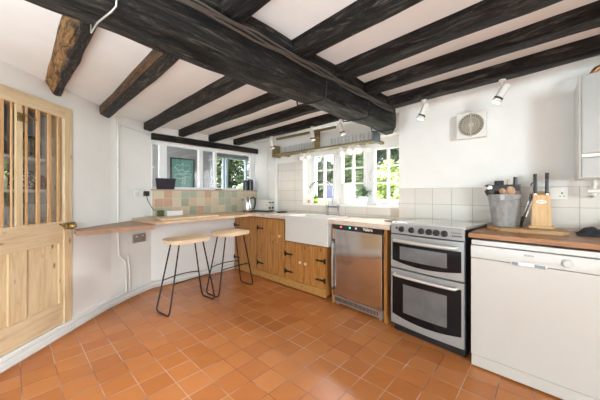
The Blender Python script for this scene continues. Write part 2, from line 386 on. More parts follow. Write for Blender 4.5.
# rear walls; the side wall opening is made for the added window
m = MB()
m.box(-4.2, -4.0, -3.7, 1.1, 0, HT)
struct(m.build('wall_back', 'wall'))
m = MB()
m.box(-4.0, -3.0, -3.7, -3.5, 0, HT); m.box(-1.4, 3.25, -3.7, -3.5, 0, HT); m.box(-3.0, -1.4, -3.7, -3.5, 0, .85); m.box(-3.0, -1.4, -3.7, -3.5, 2.02, HT)
struct(m.build('wall_side', 'wall'))
m = MB(); m.box(-4.0, -1.95, .86, 1.1, 0, HT); struct(m.build('wall_return', 'wall'))

# wall tiles (structure: thin tiled faces)
def tiles(name, mat, x0, x1, y0, y1, z0, z1):
    m = MB(); m.box(x0, x1, y0, y1, z0, z1); return struct(m.build(name, mat))
tiles('trim_1', 'tile_near', 2.742, 2.75, .485, 1.14, .85, 1.235)
tiles('trim_2', 'tile_right', 2.742, 2.75, -2.3, .485, .85, 1.235)
tiles('trim_3', 'tile_sill', 2.912, 2.92, 1.14, 3.18, .85, 1.02)
tiles('trim_4', 'tile_sill', 2.912, 2.92, 2.64, 3.18, 1.02, 1.66)
tiles('trim_5', 'tile_patch', 1.215, 2.885, 3.652, 3.66, .85, 1.222)
m = MB(); m.box(1.2, 2.90, 3.645, 3.86, 1.222, 1.24, .004); struct(m.build('trim_6', 'terra'))     # hatch ledge
m = MB(); m.box(2.90, 3.06, WY0, WY1, WZ0 - .03, WZ0, .004); struct(m.build('trim_7', 'ceramic'))   # tiled window sill

# ------------------------------------------------------------------ kitchen window
win = bpy.data.objects.new('window_1', None); COL.objects.link(win); struct(win)
m = MB(); X0, X1 = 3.05, 3.13
m.box(X0, X1, WY0, WY1, WZ0, WZ0 + .03); m.box(X0, X1, WY0, WY1, WZ1 - .10, WZ1)
for y0, y1 in ((WY0, 1.20), (1.60, 1.68), (2.075, 2.15), (2.555, WY1)): m.box(X0, X1, y0, y1, WZ0 + .03, WZ1 - .10)
m.build('window_frame', 'white', win)
for (y0, y1) in ((1.20, 1.60), (1.68, 2.075), (2.15, 2.555)):
    m = MB(); a, b = X0 - .012, X0 + .04; zb, zt = WZ0 + .03, WZ1 - .10; fr = .035
    m.box(a, b, y0 + .003, y0 + fr, zb, zt); m.box(a, b, y1 - fr, y1 - .003, zb, zt); m.box(a, b, y0 + fr, y1 - fr, zb, zb + fr); m.box(a, b, y0 + fr, y1 - fr, zt - fr, zt)
    ym = (y0 + y1) / 2; m.box(a + .005, b - .005, ym - .011, ym + .011, zb + fr, zt - fr)
    for k in (1, 2):
        z = zb + fr + (zt - zb - 2 * fr) * k / 3; m.box(a + .006, b - .006, y0 + fr, y1 - fr, z - .010, z + .010)
    s = m.build('casement', 'white', win)
    m = MB(); m.box(X0 + .012, X0 + .016, y0 + fr, y1 - fr, zb + fr, zt - fr); m.build('glass_pane', 'glass', s)
m = MB(); m.tube([(3.03, 1.60, 1.47), (3.0, 1.605, 1.45), (3.0, 1.61, 1.40), (3.01, 1.60, 1.345)], [.006, .007, .006, .009]); m.build('window_catch', 'satin', win, True)
# side window added behind the camera, out of view, to carry the fill lamp
w = bpy.data.objects.new('window_2_added', None); COL.objects.link(w); struct(w); m = MB()
for x in (-3.0, -2.22, -1.45): m.box(x, x + .05, -3.65, -3.60, .85, 2.02)
m.box(-2.95, -1.45, -3.65, -3.60, .85, .90); m.box(-2.95, -1.45, -3.65, -3.60, 1.97, 2.02)
m.build('window_frame', 'white', w)

# hatch frame
ht = bpy.data.objects.new('window_4', None); COL.objects.link(ht); struct(ht)
m = MB(); y0, y1 = 3.74, 3.80
m.box(HX0, HX1, y0, y1, HZ1 - .035, HZ1); m.box(HX0, HX1, y0, y1, 1.24, 1.275)
for a, b in ((HX0, 1.235), (1.33, 1.42), (1.875, 1.93), (2.12, 2.155), (2.80, HX1)): m.box(a, b, y0, y1, 1.275, HZ1 - .035)
m.build('window_frame', 'white', ht)
for a, b in ((1.235, 1.33), (1.42, 1.875), (1.93, 2.12)):
    m = MB(); m.box(a, b, 3.768, 3.772, 1.275, HZ1 - .035); m.build('glass_pane', 'glass', ht)

# ------------------------------------------------------------------ room beyond the hatch
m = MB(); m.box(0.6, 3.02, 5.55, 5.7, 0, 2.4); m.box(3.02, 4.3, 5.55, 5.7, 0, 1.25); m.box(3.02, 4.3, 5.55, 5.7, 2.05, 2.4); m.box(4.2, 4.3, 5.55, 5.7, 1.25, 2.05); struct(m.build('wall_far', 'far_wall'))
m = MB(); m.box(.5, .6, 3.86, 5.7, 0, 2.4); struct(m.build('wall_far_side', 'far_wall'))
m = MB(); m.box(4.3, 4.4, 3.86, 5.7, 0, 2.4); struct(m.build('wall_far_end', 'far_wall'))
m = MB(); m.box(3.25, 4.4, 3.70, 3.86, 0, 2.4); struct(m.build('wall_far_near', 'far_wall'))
m = MB(); m.box(.5, 4.4, 3.86, 5.7, 2.4, 2.45); struct(m.build('ceiling_far', 'ceil'))
m = MB(); m.box(.5, 4.4, 3.86, 5.7, -.05, 0); struct(m.build('floor_far', 'terra'))
w5 = bpy.data.objects.new('window_5', None); COL.objects.link(w5); struct(w5)
m = MB(); m.box(3.02, 4.2, 5.50, 5.56, 1.25, 1.29); m.box(3.02, 4.2, 5.50, 5.56, 2.01, 2.05)
for x in (3.02, 3.34, 3.42, 3.96, 4.16): m.box(x, x + .045, 5.50, 5.56, 1.29, 2.01)
m.build('window_frame', plain('blue_grey_paint', (.55, .62, .68), .5), w5)
pic = thing('framed_poster', 'teal poster of white line drawing in thin black frame, seen through the wall hatch', 'picture')
px0, px1, pz0, pz1 = 2.17, 2.66, 1.30, 1.91
m = MB(); t = .018
m.box(px0, px1, 5.515, 5.55, pz0, pz0 + t); m.box(px0, px1, 5.515, 5.55, pz1 - t, pz1); m.box(px0, px0 + t, 5.515, 5.55, pz0 + t, pz1 - t); m.box(px1 - t, px1, 5.515, 5.55, pz0 + t, pz1 - t)
m.build('frame', 'black', pic)
m = MB(); m.box(px0 + t, px1 - t, 5.53, 5.549, pz0 + t, pz1 - t); m.build('print', 'teal', pic)
m = MB(); cx, cz = 2.415, 1.62
def ln(p): m.tube([(cx + a, 5.526, cz + b) for a, b in p], .005, 5)
ln([(-.16, .10), (-.12, .16), (-.04, .14), (0, .20), (.03, .14), (.12, .17), (.17, .11), (.12, .07), (.16, .03), (.05, .02), (-.02, .06), (-.10, .04), (-.16, .10)])
ln([(-.17, -.06), (-.10, -.03), (.0, -.05), (.10, -.01), (.18, -.03), (.17, -.09), (.06, -.08), (-.06, -.13), (-.15, -.11), (-.17, -.06)])
ln([(0, -.10), (.0, -.18), (-.02, -.24)]); ln([(.05, -.09), (.04, -.24)]); ln([(-.08, .03), (-.05, -.03), (.06, .0), (.11, .06)]); ln([(0, .2), (0, .06)])
m.build('line_drawing', 'linewhite', pic)
pd = thing('pendant_lamp', 'small white pendant lamp hanging in the room behind the hatch', 'lamp', (2.82, 5.05, 0))
m = MB(); m.tube([(0, 0, 1.93), (0, 0, 2.4)], .004, 6); m.build('cord', 'white', pd)
m = MB(); m.lathe([(.0, 1.93), (.03, 1.92), (.10, 1.87), (.09, 1.86), (0, 1.865)]); m.build('shade', 'ceramic', pd, True)
rk = thing('plant_stand', 'grey metal stand with crossbars behind the hatch glass', 'shelf', (2.78, 4.85, 0))
m = MB()
for x in (-.10, .13): m.tube([(x, 0, 0), (x, 0, 1.75)], .009, 6)
for z in (.5, 1.0, 1.38, 1.55, 1.72): m.tube([(-.10, 0, z), (.13, 0, z)], .007, 6)
m.build('frame', 'satin', rk)
tb = thing('far_table', 'pale table in the room behind the hatch', 'table', (3.35, 4.75, 0))
m = MB(); m.box(-.45, .5, -.3, .3, 1.17, 1.20); m.build('tabletop', 'white', tb)
for sx in (-.4, .45):
    for sy in (-.25, .25):
        m = MB(); m.tube([(sx, sy, 0), (sx, sy, 1.17)], .018); m.build('leg', 'satin', tb)
for i, (x, y, r, h, mt, lb) in enumerate(((3.16, 4.6, .05, .10, 'satin', 'small dark grey pot on the far table behind the hatch'), (3.45, 4.65, .045, .13, 'tumbler', 'clear glass jar on the far table behind the hatch'), (3.30, 4.85, .06, .07, 'ceramic', 'low white bowl on the far table behind the hatch'))):
    m = MB(); m.lathe([(0, 0), (r * .8, 0), (r, h * .5), (r * .9, h), (r * .8, h), (r * .85, h * .5), (0, .01)]); o = m.build(('pot', 'jar', 'bowl')[i], mt, None, True); o.location = (x, y, 1.20); tag(o, lb, ('pot', 'jar', 'bowl')[i])

# ------------------------------------------------------------------ garden outside
m = MB(); m.quad((3.3, -6, -.05), (14, -6, -.05), (14, 16, -.05), (3.3, 16, -.05)); m.quad((-4, 5.8, -.05), (3.3, 5.8, -.05), (3.3, 16, -.05), (-4, 16, -.05)); struct(m.build('ground_garden', 'grass'))
def foliage(name, label, c, rad, n, size, mat, trunk=True, group=None):
    root = thing(name, label, 'tree' if name == 'tree' else 'hedge', (c[0], c[1], -.05), 0, group)
    bm = bmesh.new(); blobs = []
    for i in range(26):
        th = random.uniform(0, 2 * math.pi); u = random.uniform(-1, 1); rr = random.uniform(.35, .85)
        q = math.sqrt(1 - u * u)
        blobs.append((Vector((rad[0] * rr * q * math.cos(th), rad[1] * rr * q * math.sin(th), c[2] + .05 + rad[2] * rr * u)), random.uniform(.25, .42)))
    for i in range(n):
        bc, br = random.choice(blobs)
        d = Vector((random.gauss(0, 1), random.gauss(0, 1), random.gauss(0, 1))).normalized() * br * min(rad) * random.uniform(.75, 1.15)
        p = bc + d
        if p.z < .02: continue
        a = Vector((random.gauss(0, 1), random.gauss(0, 1), random.gauss(0, 1))).normalized(); b = a.orthogonal().normalized(); s_ = size * random.uniform(.6, 1.4)
        v = [bm.verts.new(p + x) for x in (-a * s_, b * s_ * .5, a * s_, -b * s_ * .5)]
        bm.faces.new(v)
    me = bpy.data.meshes.new('foliage'); bm.to_mesh(me); bm.free(); me.materials.append(M[mat]); o = bpy.data.objects.new('foliage', me); COL.objects.link(o); o.parent = root
    m = MB(); m.tube([(0, 0, 0), (.03, .02, c[2] * .6), (0, 0, c[2] + rad[2] * .4)], [.09, .07, .03]); m.build('trunk', 'bark', root)
    return root
foliage('tree', 'dense mid-green shrub filling the left casement of the kitchen window', (6.2, 5.3, 1.5), (1.0, .85, 1.6), 8000, .065, 'leaf')
foliage('tree', 'dark green shrub filling the middle casement of the kitchen window', (6.0, 3.55, 1.4), (.85, .8, 1.5), 8000, .065, 'leaf')
foliage('tree', 'light green leafy bush low outside the right casement', (4.9, 2.05, 1.2), (.5, .45, 1.0), 5000, .045, 'leaf_light')
foliage('tree', 'dark evergreen tree behind the light bush at the right casement', (7.2, 2.7, 2.0), (.9, 1.4, 2.1), 11000, .07, 'leaf_dark')
foliage('hedge', 'long dark hedge across the back of the garden', (10.5, 6.2, 2.0), (1.0, 4.2, 2.8), 16000, .14, 'leaf_dark')
foliage('tree', 'pale yellow-green bush seen low through the hatch', (5.9, 8.2, 1.0), (1.2, .9, .8), 6000, .07, 'leaf_light')
foliage('tree', 'olive-green tree seen high through the hatch', (7.0, 11.5, 2.6), (1.8, 1.4, 1.6), 8000, .10, 'leaf')
gt = thing('garden_table', 'small pale blue-grey garden table outside the left casement', 'table', (4.45, 3.36, -.05))
m = MB(); m.box(-.27, .27, -.27, .27, 1.05, 1.09); m.build('tabletop', plain('blue_grey_slats', (.06, .07, .12), .6), gt)
for sx in (-.22, .22):
    for sy in (-.22, .22):
        m = MB(); m.tube([(sx, sy, 0), (sx, sy, 1.05)], .02); m.build('leg', 'white', gt)
m = MB(); m.box(.22, .27, -.27, .27, 1.09, 1.42); m.build('back_panel', plain('grey_panel', (.07, .08, .14), .6), gt)

# ------------------------------------------------------------------ beams
def rough_beam(name, mat, x0, x1, y0, y1, z0, z1, axis, amp, label, taper=None, slope=None, seed=0, seg=60, cs=6, skew=0):
    bm = bmesh.new(); L = (x1 - x0) if axis == 'x' else (y1 - y0)
    prof = []
    for k in range(cs): prof.append((k / cs, 0))
    for k in range(cs): prof.append((1, k / cs))
    for k in range(cs): prof.append((1 - k / cs, 1))
    for k in range(cs): prof.append((0, 1 - k / cs))
    rings = []
    for i in range(seg + 1):
        t = i / seg; ring = []
        for (a, b) in prof:
            if axis == 'x':
                ya, yb = y0, y1
                if taper: ya, yb = taper(t, y0, y1)
                p = Vector((x0 + L * t, ya + (yb - ya) * a, z0 + (z1 - z0) * b))
            else:
                p = Vector((x0 + (x1 - x0) * a - skew * b * (1 - a), y0 + L * t, z0 + (z1 - z0) * b))
                if slope: p.z += slope(p.y)
            # rounded arris
            ca, cb = a - .5, b - .5
            q = Vector((p.x * (1.2 if axis == 'x' else 6), p.y * (6 if axis == 'x' else 1.2), p.z * 6)) + Vector((seed * 7.1, seed * 3.3, 0))
            d = noise.noise(q * 1.3) * amp + noise.noise(q * 4.0) * amp * .45
            off = Vector((0, ca, cb)) if axis == 'x' else Vector((ca, 0, cb))
            if b < .01 or a < .01 or a > .99: p += off.normalized() * d
            if abs(abs(ca) - .5) < .01 and b < .01: p -= off.normalized() * amp * .5
            ring.append(bm.verts.new(p))
        rings.append(ring)
    n = len(prof)
    for a, b in zip(rings, rings[1:]):
        for k in range(n): bm.faces.new((a[k], a[(k + 1) % n], b[(k + 1) % n], b[k]))
    bm.faces.new(rings[0][::-1]); bm.faces.new(rings[-1])
    mm = MB(); mm.bm.free(); mm.bm = bm
    o = mm.build(name, mat, None, True)
    return tag(o, label, 'beam')
def tp(t, a, b):
    return (a + .09 * max(0, (t - .955) / .045) ** 2, b - .02 * max(0, (t - .95) / .05))
mainb = rough_beam('main_beam', 'beam', -1.9, 2.70, 1.10, 1.30, 1.825, 2.10, 'x', .024, 'huge black hand-hewn oak beam crossing the ceiling towards the window', tp, None, 1, 130, 8)
def low(y): return (1.2 - y) * .032 if y < 1.2 else -(y - 1.2) * .016
jl = [(.222, .30, 2.99, 'joist_orange', 'orange-brown hewn ceiling joist above the pine door, leftmost of all'),
      (.60, .70, 3.40, 'joist_warm', 'brown ceiling joist ending on white wall between door and hatch'),
      (1.10, 1.20, 3.68, 'joist', 'black ceiling joist ending above left end of the hatch lintel'),
      (1.54, 1.64, 3.68, 'joist', 'black ceiling joist ending above middle of the hatch lintel'),
      (1.98, 2.08, 3.68, 'joist', 'black ceiling joist ending above right end of the hatch lintel'),
      (2.40, 2.50, 3.68, 'joist', 'black ceiling joist nearest the window on the far side of main beam')]
for i, (a, b, ye, mt, lb) in enumerate(jl):
    rough_beam('ceiling_joist', mt, a, b, 1.28, ye, 2.0, 2.10, 'y', .011 if i else .018, lb, None, low, 10 + i, 50, 4, 0 if i else .05)
jr = [(.655, .765, 'near-side ceiling joist at top centre, first from camera'),
      (1.12, 1.235, 'near-side black ceiling joist, second from camera'),
      (1.55, 1.67, 'near-side black ceiling joist, third from camera'),
      (1.96, 2.07, 'near-side black ceiling joist, fourth from camera'),
      (2.38, 2.49, 'black ceiling joist above the boiler carrying two white spotlights')]
for i, (a, b, lb) in enumerate(jr):
    rough_beam('ceiling_joist', 'joist', a, b, -3.49, 1.12, 2.0 - (.015 if i == 4 else 0), 2.11, 'y', .011, lb, None, low, 20 + i, 70, 4)
o = rough_beam('hatch_lintel', 'lintel', 1.20, 2.90, 3.625, 3.70, 1.862, 1.945, 'x', .004, 'dark wooden lintel above the wall hatch', None, None, 31, 40, 3)
# cables pinned along main beam
for i, (dz, lb) in enumerate(((1.985, 'uppermost'), (1.968, 'middle'), (1.951, 'lowest'))):
    m = MB(); pts = [( -1.6 + 4.05 * k / 60, 1.076 + .003 * math.sin(k * 1.7 + i), dz + .005 * math.sin(k * .9 + i * 2)) for k in range(61)]
    m.tube(pts, .007, 6); tag(m.build('ceiling_cable', 'cable_brown', None, True), '%s of three dark cables clipped along the main beam' % lb, 'cable', 'cables along the main beam')
def strap(x, label, mat, r=.006):
    m = MB(); pts = [(x, 1.085, 2.0), (x + .005, 1.080, 1.90), (x, 1.082, 1.82), (x - .01, 1.10, 1.805), (x - .03, 1.20, 1.802), (x - .03, 1.31, 1.81), (x - .03, 1.322, 1.88), (x - .03, 1.32, 1.98)]
    m.tube(pts, r, 6); tag(m.build('beam_strap', mat, None, True), label, 'cable')
strap(.245, 'pale cable wrapped under the main beam beside the orange joist', 'dirt_metal', .0032)
strap(1.42, 'dark iron strap wrapped around the main beam near its middle', 'blackmetal')
strap(2.0, 'dark iron strap wrapped around the main beam near the mug rack', 'blackmetal')
strap(2.52, 'dark strap wrapped around the window end of the main beam', 'blackmetal')

# ------------------------------------------------------------------ pine door (structure) with pantry behind
dr = bpy.data.objects.new('door_1', None); COL.objects.link(dr); dr.location = (*DW_O, 0); dr.rotation_euler = (0, 0, DW_RZ); struct(dr)
m = MB(); m.box(2.235, 2.31, -.012, .10, .10, 1.904, .003); m.box(1.33, 1.40, -.012, .10, .10, 1.904, .003); m.build('door_frame', 'pine', dr)
m = MB(); m.box(1.40, 2.235, -.012, .10, 1.81, 1.904, .003); m.build('top_rail', 'pine_h', dr)
m = MB(); m.box(1.40, 2.235, 0, .035, .775, .955, .003); m.build('middle_rail', 'pine_h', dr)
m = MB(); m.box(1.40, 2.235, 0, .035, .105, .28, .003); m.build('bottom_rail', 'pine_h', dr)
for a, b in ((1.40, 1.50), (2.20, 2.233)):
    m = MB(); m.box(a, b, 0, .035, .28, .775, .002); m.build('stile', 'pine', dr)
m = MB(); m.box(1.815, 1.94, 0, .035, .28, .775, .003); m.build('centre_stile', 'pine', dr)
for a, b in ((1.50, 1.815), (1.94, 2.20)):
    m = MB(); m.box(a, b, .014, .028, .28, .775); m.build('panel', 'pine', dr)
m = MB(); m.box(1.857, 1.904, -.008, .009, .955, 1.81, .003); m.build('centre_stile', 'pine', dr)
for a, b in ((1.42, 1.455), (1.51, 1.535), (1.60, 1.63), (1.68, 1.705), (1.755, 1.787), (1.827, 1.842), (1.925, 1.944), (2.005, 2.036), (2.095, 2.127), (2.178, 2.205)):
    m = MB(); m.box(a + .003, b - .002, -.004, .008, .955, 1.81, .002); m.build('bar', 'pine_bar', dr)
m = MB(); m.box(1.40, 2.235, .0105, .0125, .955, 1.81); m.build('glass_pane', 'glass', dr)
m = MB(); m.lathe([(0, -.005), (.022, -.005), (.03, .01), (.03, .03), (.018, .05), (.0, .055)], seg=14, M4=Matrix.Translation((2.255, -.035, .912)) @ Matrix.Rotation(math.pi / 2, 4, 'X'))
m.build('door_knob', 'brass', dr, True)
m = MB(); m.box(2.225, 2.315, -.04, -.010, .885, .94, .004); m.tube([(2.18, -.02, .935), (2.20, -.03, .918), (2.23, -.02, .91)], .006, 6); m.build('rim_lock', 'brass', dr, True)
m = MB(); m.box(1.862, 1.90, -.016, -.006, 1.69, 1.75, .002); m.tube([(1.89, -.02, 1.735), (1.92, -.03, 1.745), (1.95, -.03, 1.72), (1.93, -.03, 1.69), (1.91, -.025, 1.70)], .005, 6); m.tube([(1.93, -.02, 1.73), (1.985, -.025, 1.725)], .004, 6); m.build('hook_latch', 'brass', dr, True)
# pantry box
m = MB(); m.box(1.25, 2.36, .60, .62, 0, 2.0); m.box(1.25, 1.27, .30, .60, 0, 2.0); m.box(2.36, 2.38, .30, .62, 0, 2.0); m.box(1.25, 2.38, .30, .62, 1.98, 2.0); m.box(1.25, 2.38, .30, .62, .08, .10)
o = struct(m.build('wall_pantry', plain('pantry_paint', (.40, .40, .41), .8))); o.matrix_world = dwall
def in_pantry(o, x, y, z): o.location = (*dwp(x, y), z); o.rotation_euler = (0, 0, DW_RZ); return o
shz = (.955, 1.215, 1.465)
for z, w in zip(shz, ('lowest', 'middle', 'top')):
    m = MB(); m.box(1.28, 2.35, .12, .59, -.022, 0); o = m.build('pantry_shelf', 'white'); in_pantry(o, 0, 0, z)
    tag(o, 'white pantry shelf behind the glazed door, %s of the three' % w, 'shelf')
def jar(name, x, z, r, h, mat, label, cat, y=.22, lid=None, prof=None):
    m = MB(); m.lathe(prof or [(0, 0), (r * .85, 0), (r, h * .12), (r, h * .8), (r * .7, h), (0, h)], seg=20)
    o = m.build(name, mat, None, True)
    tag(o, label, cat); in_pantry(o, x, y, z)
    if lid:
        m = MB(); m.lathe([(0, h), (r * .75, h), (r * .75, h + .02), (.012, h + .03), (.012, h + .05), (0, h + .05)]); m.build('lid', lid, o, True)
    return o
jar('patterned_bowl', 2.13, 1.215, .10, .15, 'pattern', 'black and white patterned bowl on the middle pantry shelf', 'bowl', .26, None, [(0, 0), (.05, 0), (.09, .04), (.105, .09), (.09, .14), (.08, .15), (.07, .15), (.0, .1)])
jar('storage_jar', 1.97, 1.215, .045, .11, 'ceramic', 'small white patterned jar beside the patterned bowl in pantry', 'jar', .24)
jar('storage_jar', 1.82, 1.215, .05, .085, plain('dark_red_glaze', (.16, .05, .04), .3), 'dark red lidded jar at the left of the middle pantry shelf', 'jar', .2, 'spoonwood')
jar('bottle', 2.16, 1.465, .045, .16, plain('olive_bottle', (.30, .27, .10), .3), 'olive yellow bottle on the top pantry shelf', 'bottle', .26, 'black')
jar('storage_tin', 1.99, 1.465, .07, .14, 'glassblack', 'tall black tin on the top pantry shelf left of the bottle', 'tin', .3)
jar('storage_tin', 2.28, 1.465, .055, .20, 'glassblack', 'tall black tin on the top pantry shelf right of the bottle', 'tin', .3)
jar('mixing_bowl', 2.03, .955, .085, .13, 'enamel', 'cream mixing bowl on the lowest pantry shelf', 'bowl', .25, None, [(0, 0), (.05, 0), (.085, .07), (.09, .13), (.08, .13), (0, .02)])
m = MB(); m.box(-.07, .07, -.05, .09, 0, .14, .004); o = m.build('storage_box', 'plastic_w'); in_pantry(o, 2.24, .25, .955); tag(o, 'white box on the lowest pantry shelf by the door lock', 'box')
jar('storage_jar', 1.80, .955, .05, .12, 'terra', 'brown jar on the lowest pantry shelf at left', 'jar', .25)
o = jar('fruit_pile', 2.28, 1.215, .05, .12, plain('plum_glaze', (.18, .05, .06), .4), 'plum coloured pot at the right of the middle pantry shelf', 'pot', .25); o.name = 'glazed_pot'

# ------------------------------------------------------------------ pipes along the wall foot and up the wall
def foot(off):
    pp = []
    for x in [-.5 + .25 * k for k in range(14)]: pp.append(dwp(x, -off))
    pp += [(.80 + off * .55, 3.40 - off), (.92 + off * .5, 3.49 - off), (1.06 + off * .4, 3.575 - off), (1.22, 3.655 - off), (1.6, 3.655 - off), (2.39, 3.655 - off)]
    return pp
m = MB(); m.tube([(x, y, .075) for x, y in foot(.012)], .011, 8); tag(m.build('heating_pipe', 'pipe', None, True), 'white painted pipe along foot of the left wall, upper of two', 'pipe')
m = MB(); m.tube([(x, y, .030) for x, y in foot(.030)], .011, 8); tag(m.build('heating_pipe', 'pipe', None, True), 'white painted pipe along foot of the left wall, lower of two', 'pipe')
base = foot(0); m = MB()
for a, b in zip(base, base[1:]):
    a = Vector((*a, 0)); b = Vector((*b, 0)); d = (b - a).normalized(); nrm = Vector((d.y, -d.x, 0))
    q = [a, b, b + nrm * .006, a + nrm * .006]; m.prism([(v.x, v.y) for v in q], 0, .10)
struct(m.build('baseboard_left', 'white'))
wp = [(.80, 3.402), ]
m = MB(); px, py = .785, 3.388
m.tube([(px, py, 2.02), (px, py, 1.2), (px, py, .72), (px + .01, py, .52), (px + .075, py + .035, .44), (px + .085, py + .04, .36), (px + .09, py + .043, .09)], .008, 8)
tag(m.build('wall_pipe', 'pipe', None, True), 'thin white pipe running down the wall through the wedge shelf', 'pipe')
m = MB(); m.tube([(2.858, 3.36, .905), (2.858, 3.36, 2.05)], .006, 8); tag(m.build('wall_pipe', 'pipe', None, True), 'white vertical pipe in the corner behind the toaster', 'pipe')
m = MB(); m.tube([(px + .02, py + .005, 1.90), (px + .02, py + .01, 1.93), (1.0, 3.54, 1.925), (1.19, 3.645, 1.91)], .005, 6); tag(m.build('wall_cable', 'pipe', None, True), 'thin white cable running from wall pipe towards the lintel', 'cable')
m = MB(); m.tube([(px + .11, py + .06, .50), (px + .13, py + .07, .30), (px + .13, py + .07, .09)], .008, 8)
tag(m.build('wall_pipe', 'pipe', None, True), 'short white pipe at wall foot right of the long wall pipe', 'pipe')

# ------------------------------------------------------------------ bench, wedge shelf, worktops
m = MB(); m.prism([(.37, 2.865), (.975, 2.865), (1.20, 3.655), (1.06, 3.58), (.92, 3.495), (.80, 3.415), dwp(2.795, -.004), dwp(2.34, -.004)], .83, .872, .003)
tag(m.build('wedge_shelf', wood('brown_shelf_wood', (.24, .12, .065), (.40, .23, .14), (.50, .32, .21), (2, 12, 12), 3, .4)), 'tapering brown wooden wedge shelf beside the pine door', 'shelf')
m = MB(); m.prism([(.975, 2.845), (2.0, 2.975), (2.345, 3.03), (2.345, 3.65), (1.205, 3.65), (.95, 3.505)], .8735, .902, .003)
tag(m.build('breakfast_bar', 'oak'), 'pale oak breakfast bar along the wall above the stools', 'worktop')
m = MB(); m.prism([(2.347, 2.42), (2.905, 2.42), (2.905, 3.648), (2.347, 3.648)], .862, .905, .003)
tag(m.build('worktop', 'worktop'), 'worn wooden worktop in the corner under the kettle and toaster', 'worktop')
m = MB(); m.prism([(2.33, 1.745), (2.26, 1.02), (2.735, 1.02), (2.735, 1.145), (2.905, 1.145), (2.905, 2.418), (2.735, 2.418), (2.735, 1.745)], .862, .905, .003)
tag(m.build('worktop', 'worktop'), 'glossy pale worktop over the steel fridge', 'worktop')
m = MB(); m.prism([(2.145, .404), (2.085, -.9), (2.74, -.9), (2.74, .404)], .882, .912, .003)
tag(m.build('worktop', 'walnut'), 'rich red-brown worktop above the cream dishwasher', 'worktop')

# bar stools
def bar_stool(loc, rz, label):
    root = thing('bar_stool', label, 'stool', loc, rz, None)
    bm = bmesh.new(); nx, ny = 18, 12; a, b = .22, .15; top, bot = [], []
    def shape(u, v):
        x = a * u; y = b * v; 
        # rounded rectangle
        k = (abs(u) ** 5 + abs(v) ** 5) ** .2 if (u or v) else 1
        mx = max(abs(u), abs(v)); f_ = mx / k if k else 1
        return x * f_, y * f_
    for i in range(nx + 1):
        for j in range(ny + 1):
            u = -1 + 2 * i / nx; v = -1 + 2 * j / ny; x, y = shape(u, v)
            dip = .008 * (u * u) - .006 * (1 - v * v)
            top.append(bm.verts.new((x, y, .725 + dip - .012 * (max(abs(u), abs(v)) ** 14)))); bot.append(bm.verts.new((x * .97, y * .97, .678 + .004 * u * u)))
    W_ = ny + 1
    for i in range(nx):
        for j in range(ny):
            q = [i * W_ + j, (i + 1) * W_ + j, (i + 1) * W_ + j + 1, i * W_ + j + 1]
            bm.faces.new([top[k] for k in q]); bm.faces.new([bot[k] for k in q[::-1]])
    rim = [i * W_ for i in range(nx + 1)] + [nx * W_ + j for j in range(1, ny + 1)] + [i * W_ + ny for i in range(nx - 1, -1, -1)] + [j for j in range(ny - 1, 0, -1)]
    for k in range(len(rim)):
        p, q = rim[k], rim[(k + 1) % len(rim)]; bm.faces.new((bot[p], bot[q], top[q], top[p]))
    mm = MB(); mm.bm.free(); mm.bm = bm; mm.build('seat', 'lightwood', root, True)
    for s in (-1, 1):
        m = MB(); pts = []
        def P(t, side):   # along a leg from seat (t=0) to floor (t=1)
            return Vector((s * (.135 + .125 * t), side * (.075 + .045 * t), 0.682 - .657 * t))
        pts = [P(0, 1), P(.5, 1), P(.9, 1)]
        f1, f2 = P(1, 1), P(1, -1)
        pts += [Vector((f1.x, f1.y - .004, .035)), Vector((f1.x, f1.y - .02, .013)), Vector((f1.x, f1.y - .05, .008)), Vector((f1.x, 0, .008)), Vector((f2.x, f2.y + .05, .008)), Vector((f2.x, f2.y + .02, .013)), Vector((f2.x, f2.y + .004, .035)), P(.9, -1), P(.5, -1), P(0, -1)]
        m.tube(pts, .0075, 8); m.build('leg_loop', 'blackmetal', root, True)
    for side in (-1, 1):
        m = MB(); t = .58; m.tube([Vector((x * (.135 + .125 * t), side * (.075 + .045 * t + .02 * (1 - x * x)), 0.682 - .657 * t + .012 * (1 - x * x))) for x in (-1, -.6, -.2, .2, .6, 1)], .006, 8); m.build('footrest', 'blackmetal', root, True)
    return root
bar_stool((1.27, 2.80, 0), math.radians(8), 'wooden-topped stool with black hairpin legs, nearer the pine door')
bar_stool((1.85, 2.88, 0), math.radians(6), 'wooden-topped stool with black hairpin legs, nearer the cupboards')

# ------------------------------------------------------------------ pine cupboards (front plane X = 2.42)
RZ = -math.pi / 2      # local x runs to the right along the counter front, local y goes into the wall
def hinge(root_door, x, z, dirn):
    m = MB(); m.box(x - dirn * .012, x + dirn * .012, -.030, -.022, z - .03, z + .03) if dirn > 0 else m.box(x + dirn * .012, x - dirn * .012, -.030, -.022, z - .03, z + .03)
    p = [(x, -.026, z - .014), (x + dirn * .13, -.026, z - .006), (x + dirn * .145, -.026, z), (x + dirn * .13, -.026, z + .006), (x, -.026, z + .014)]
    v1 = [m.bm.verts.new((a, -.030, c)) for a, b, c in p]; v2 = [m.bm.verts.new((a, -.0225, c)) for a, b, c in p]
    m.bm.faces.new(v1); m.bm.faces.new(v2[::-1]); n = len(p)
    for k in range(n): m.bm.faces.new((v1[k], v1[(k + 1) % n], v2[(k + 1) % n], v2[k]))
    m.lathe([(.0, -.012), (.014, -.008), (.014, .008), (0, .012)], (x + dirn * .105, -.028, z), 8)
    m.build('strap_hinge', 'blackmetal', root_door)
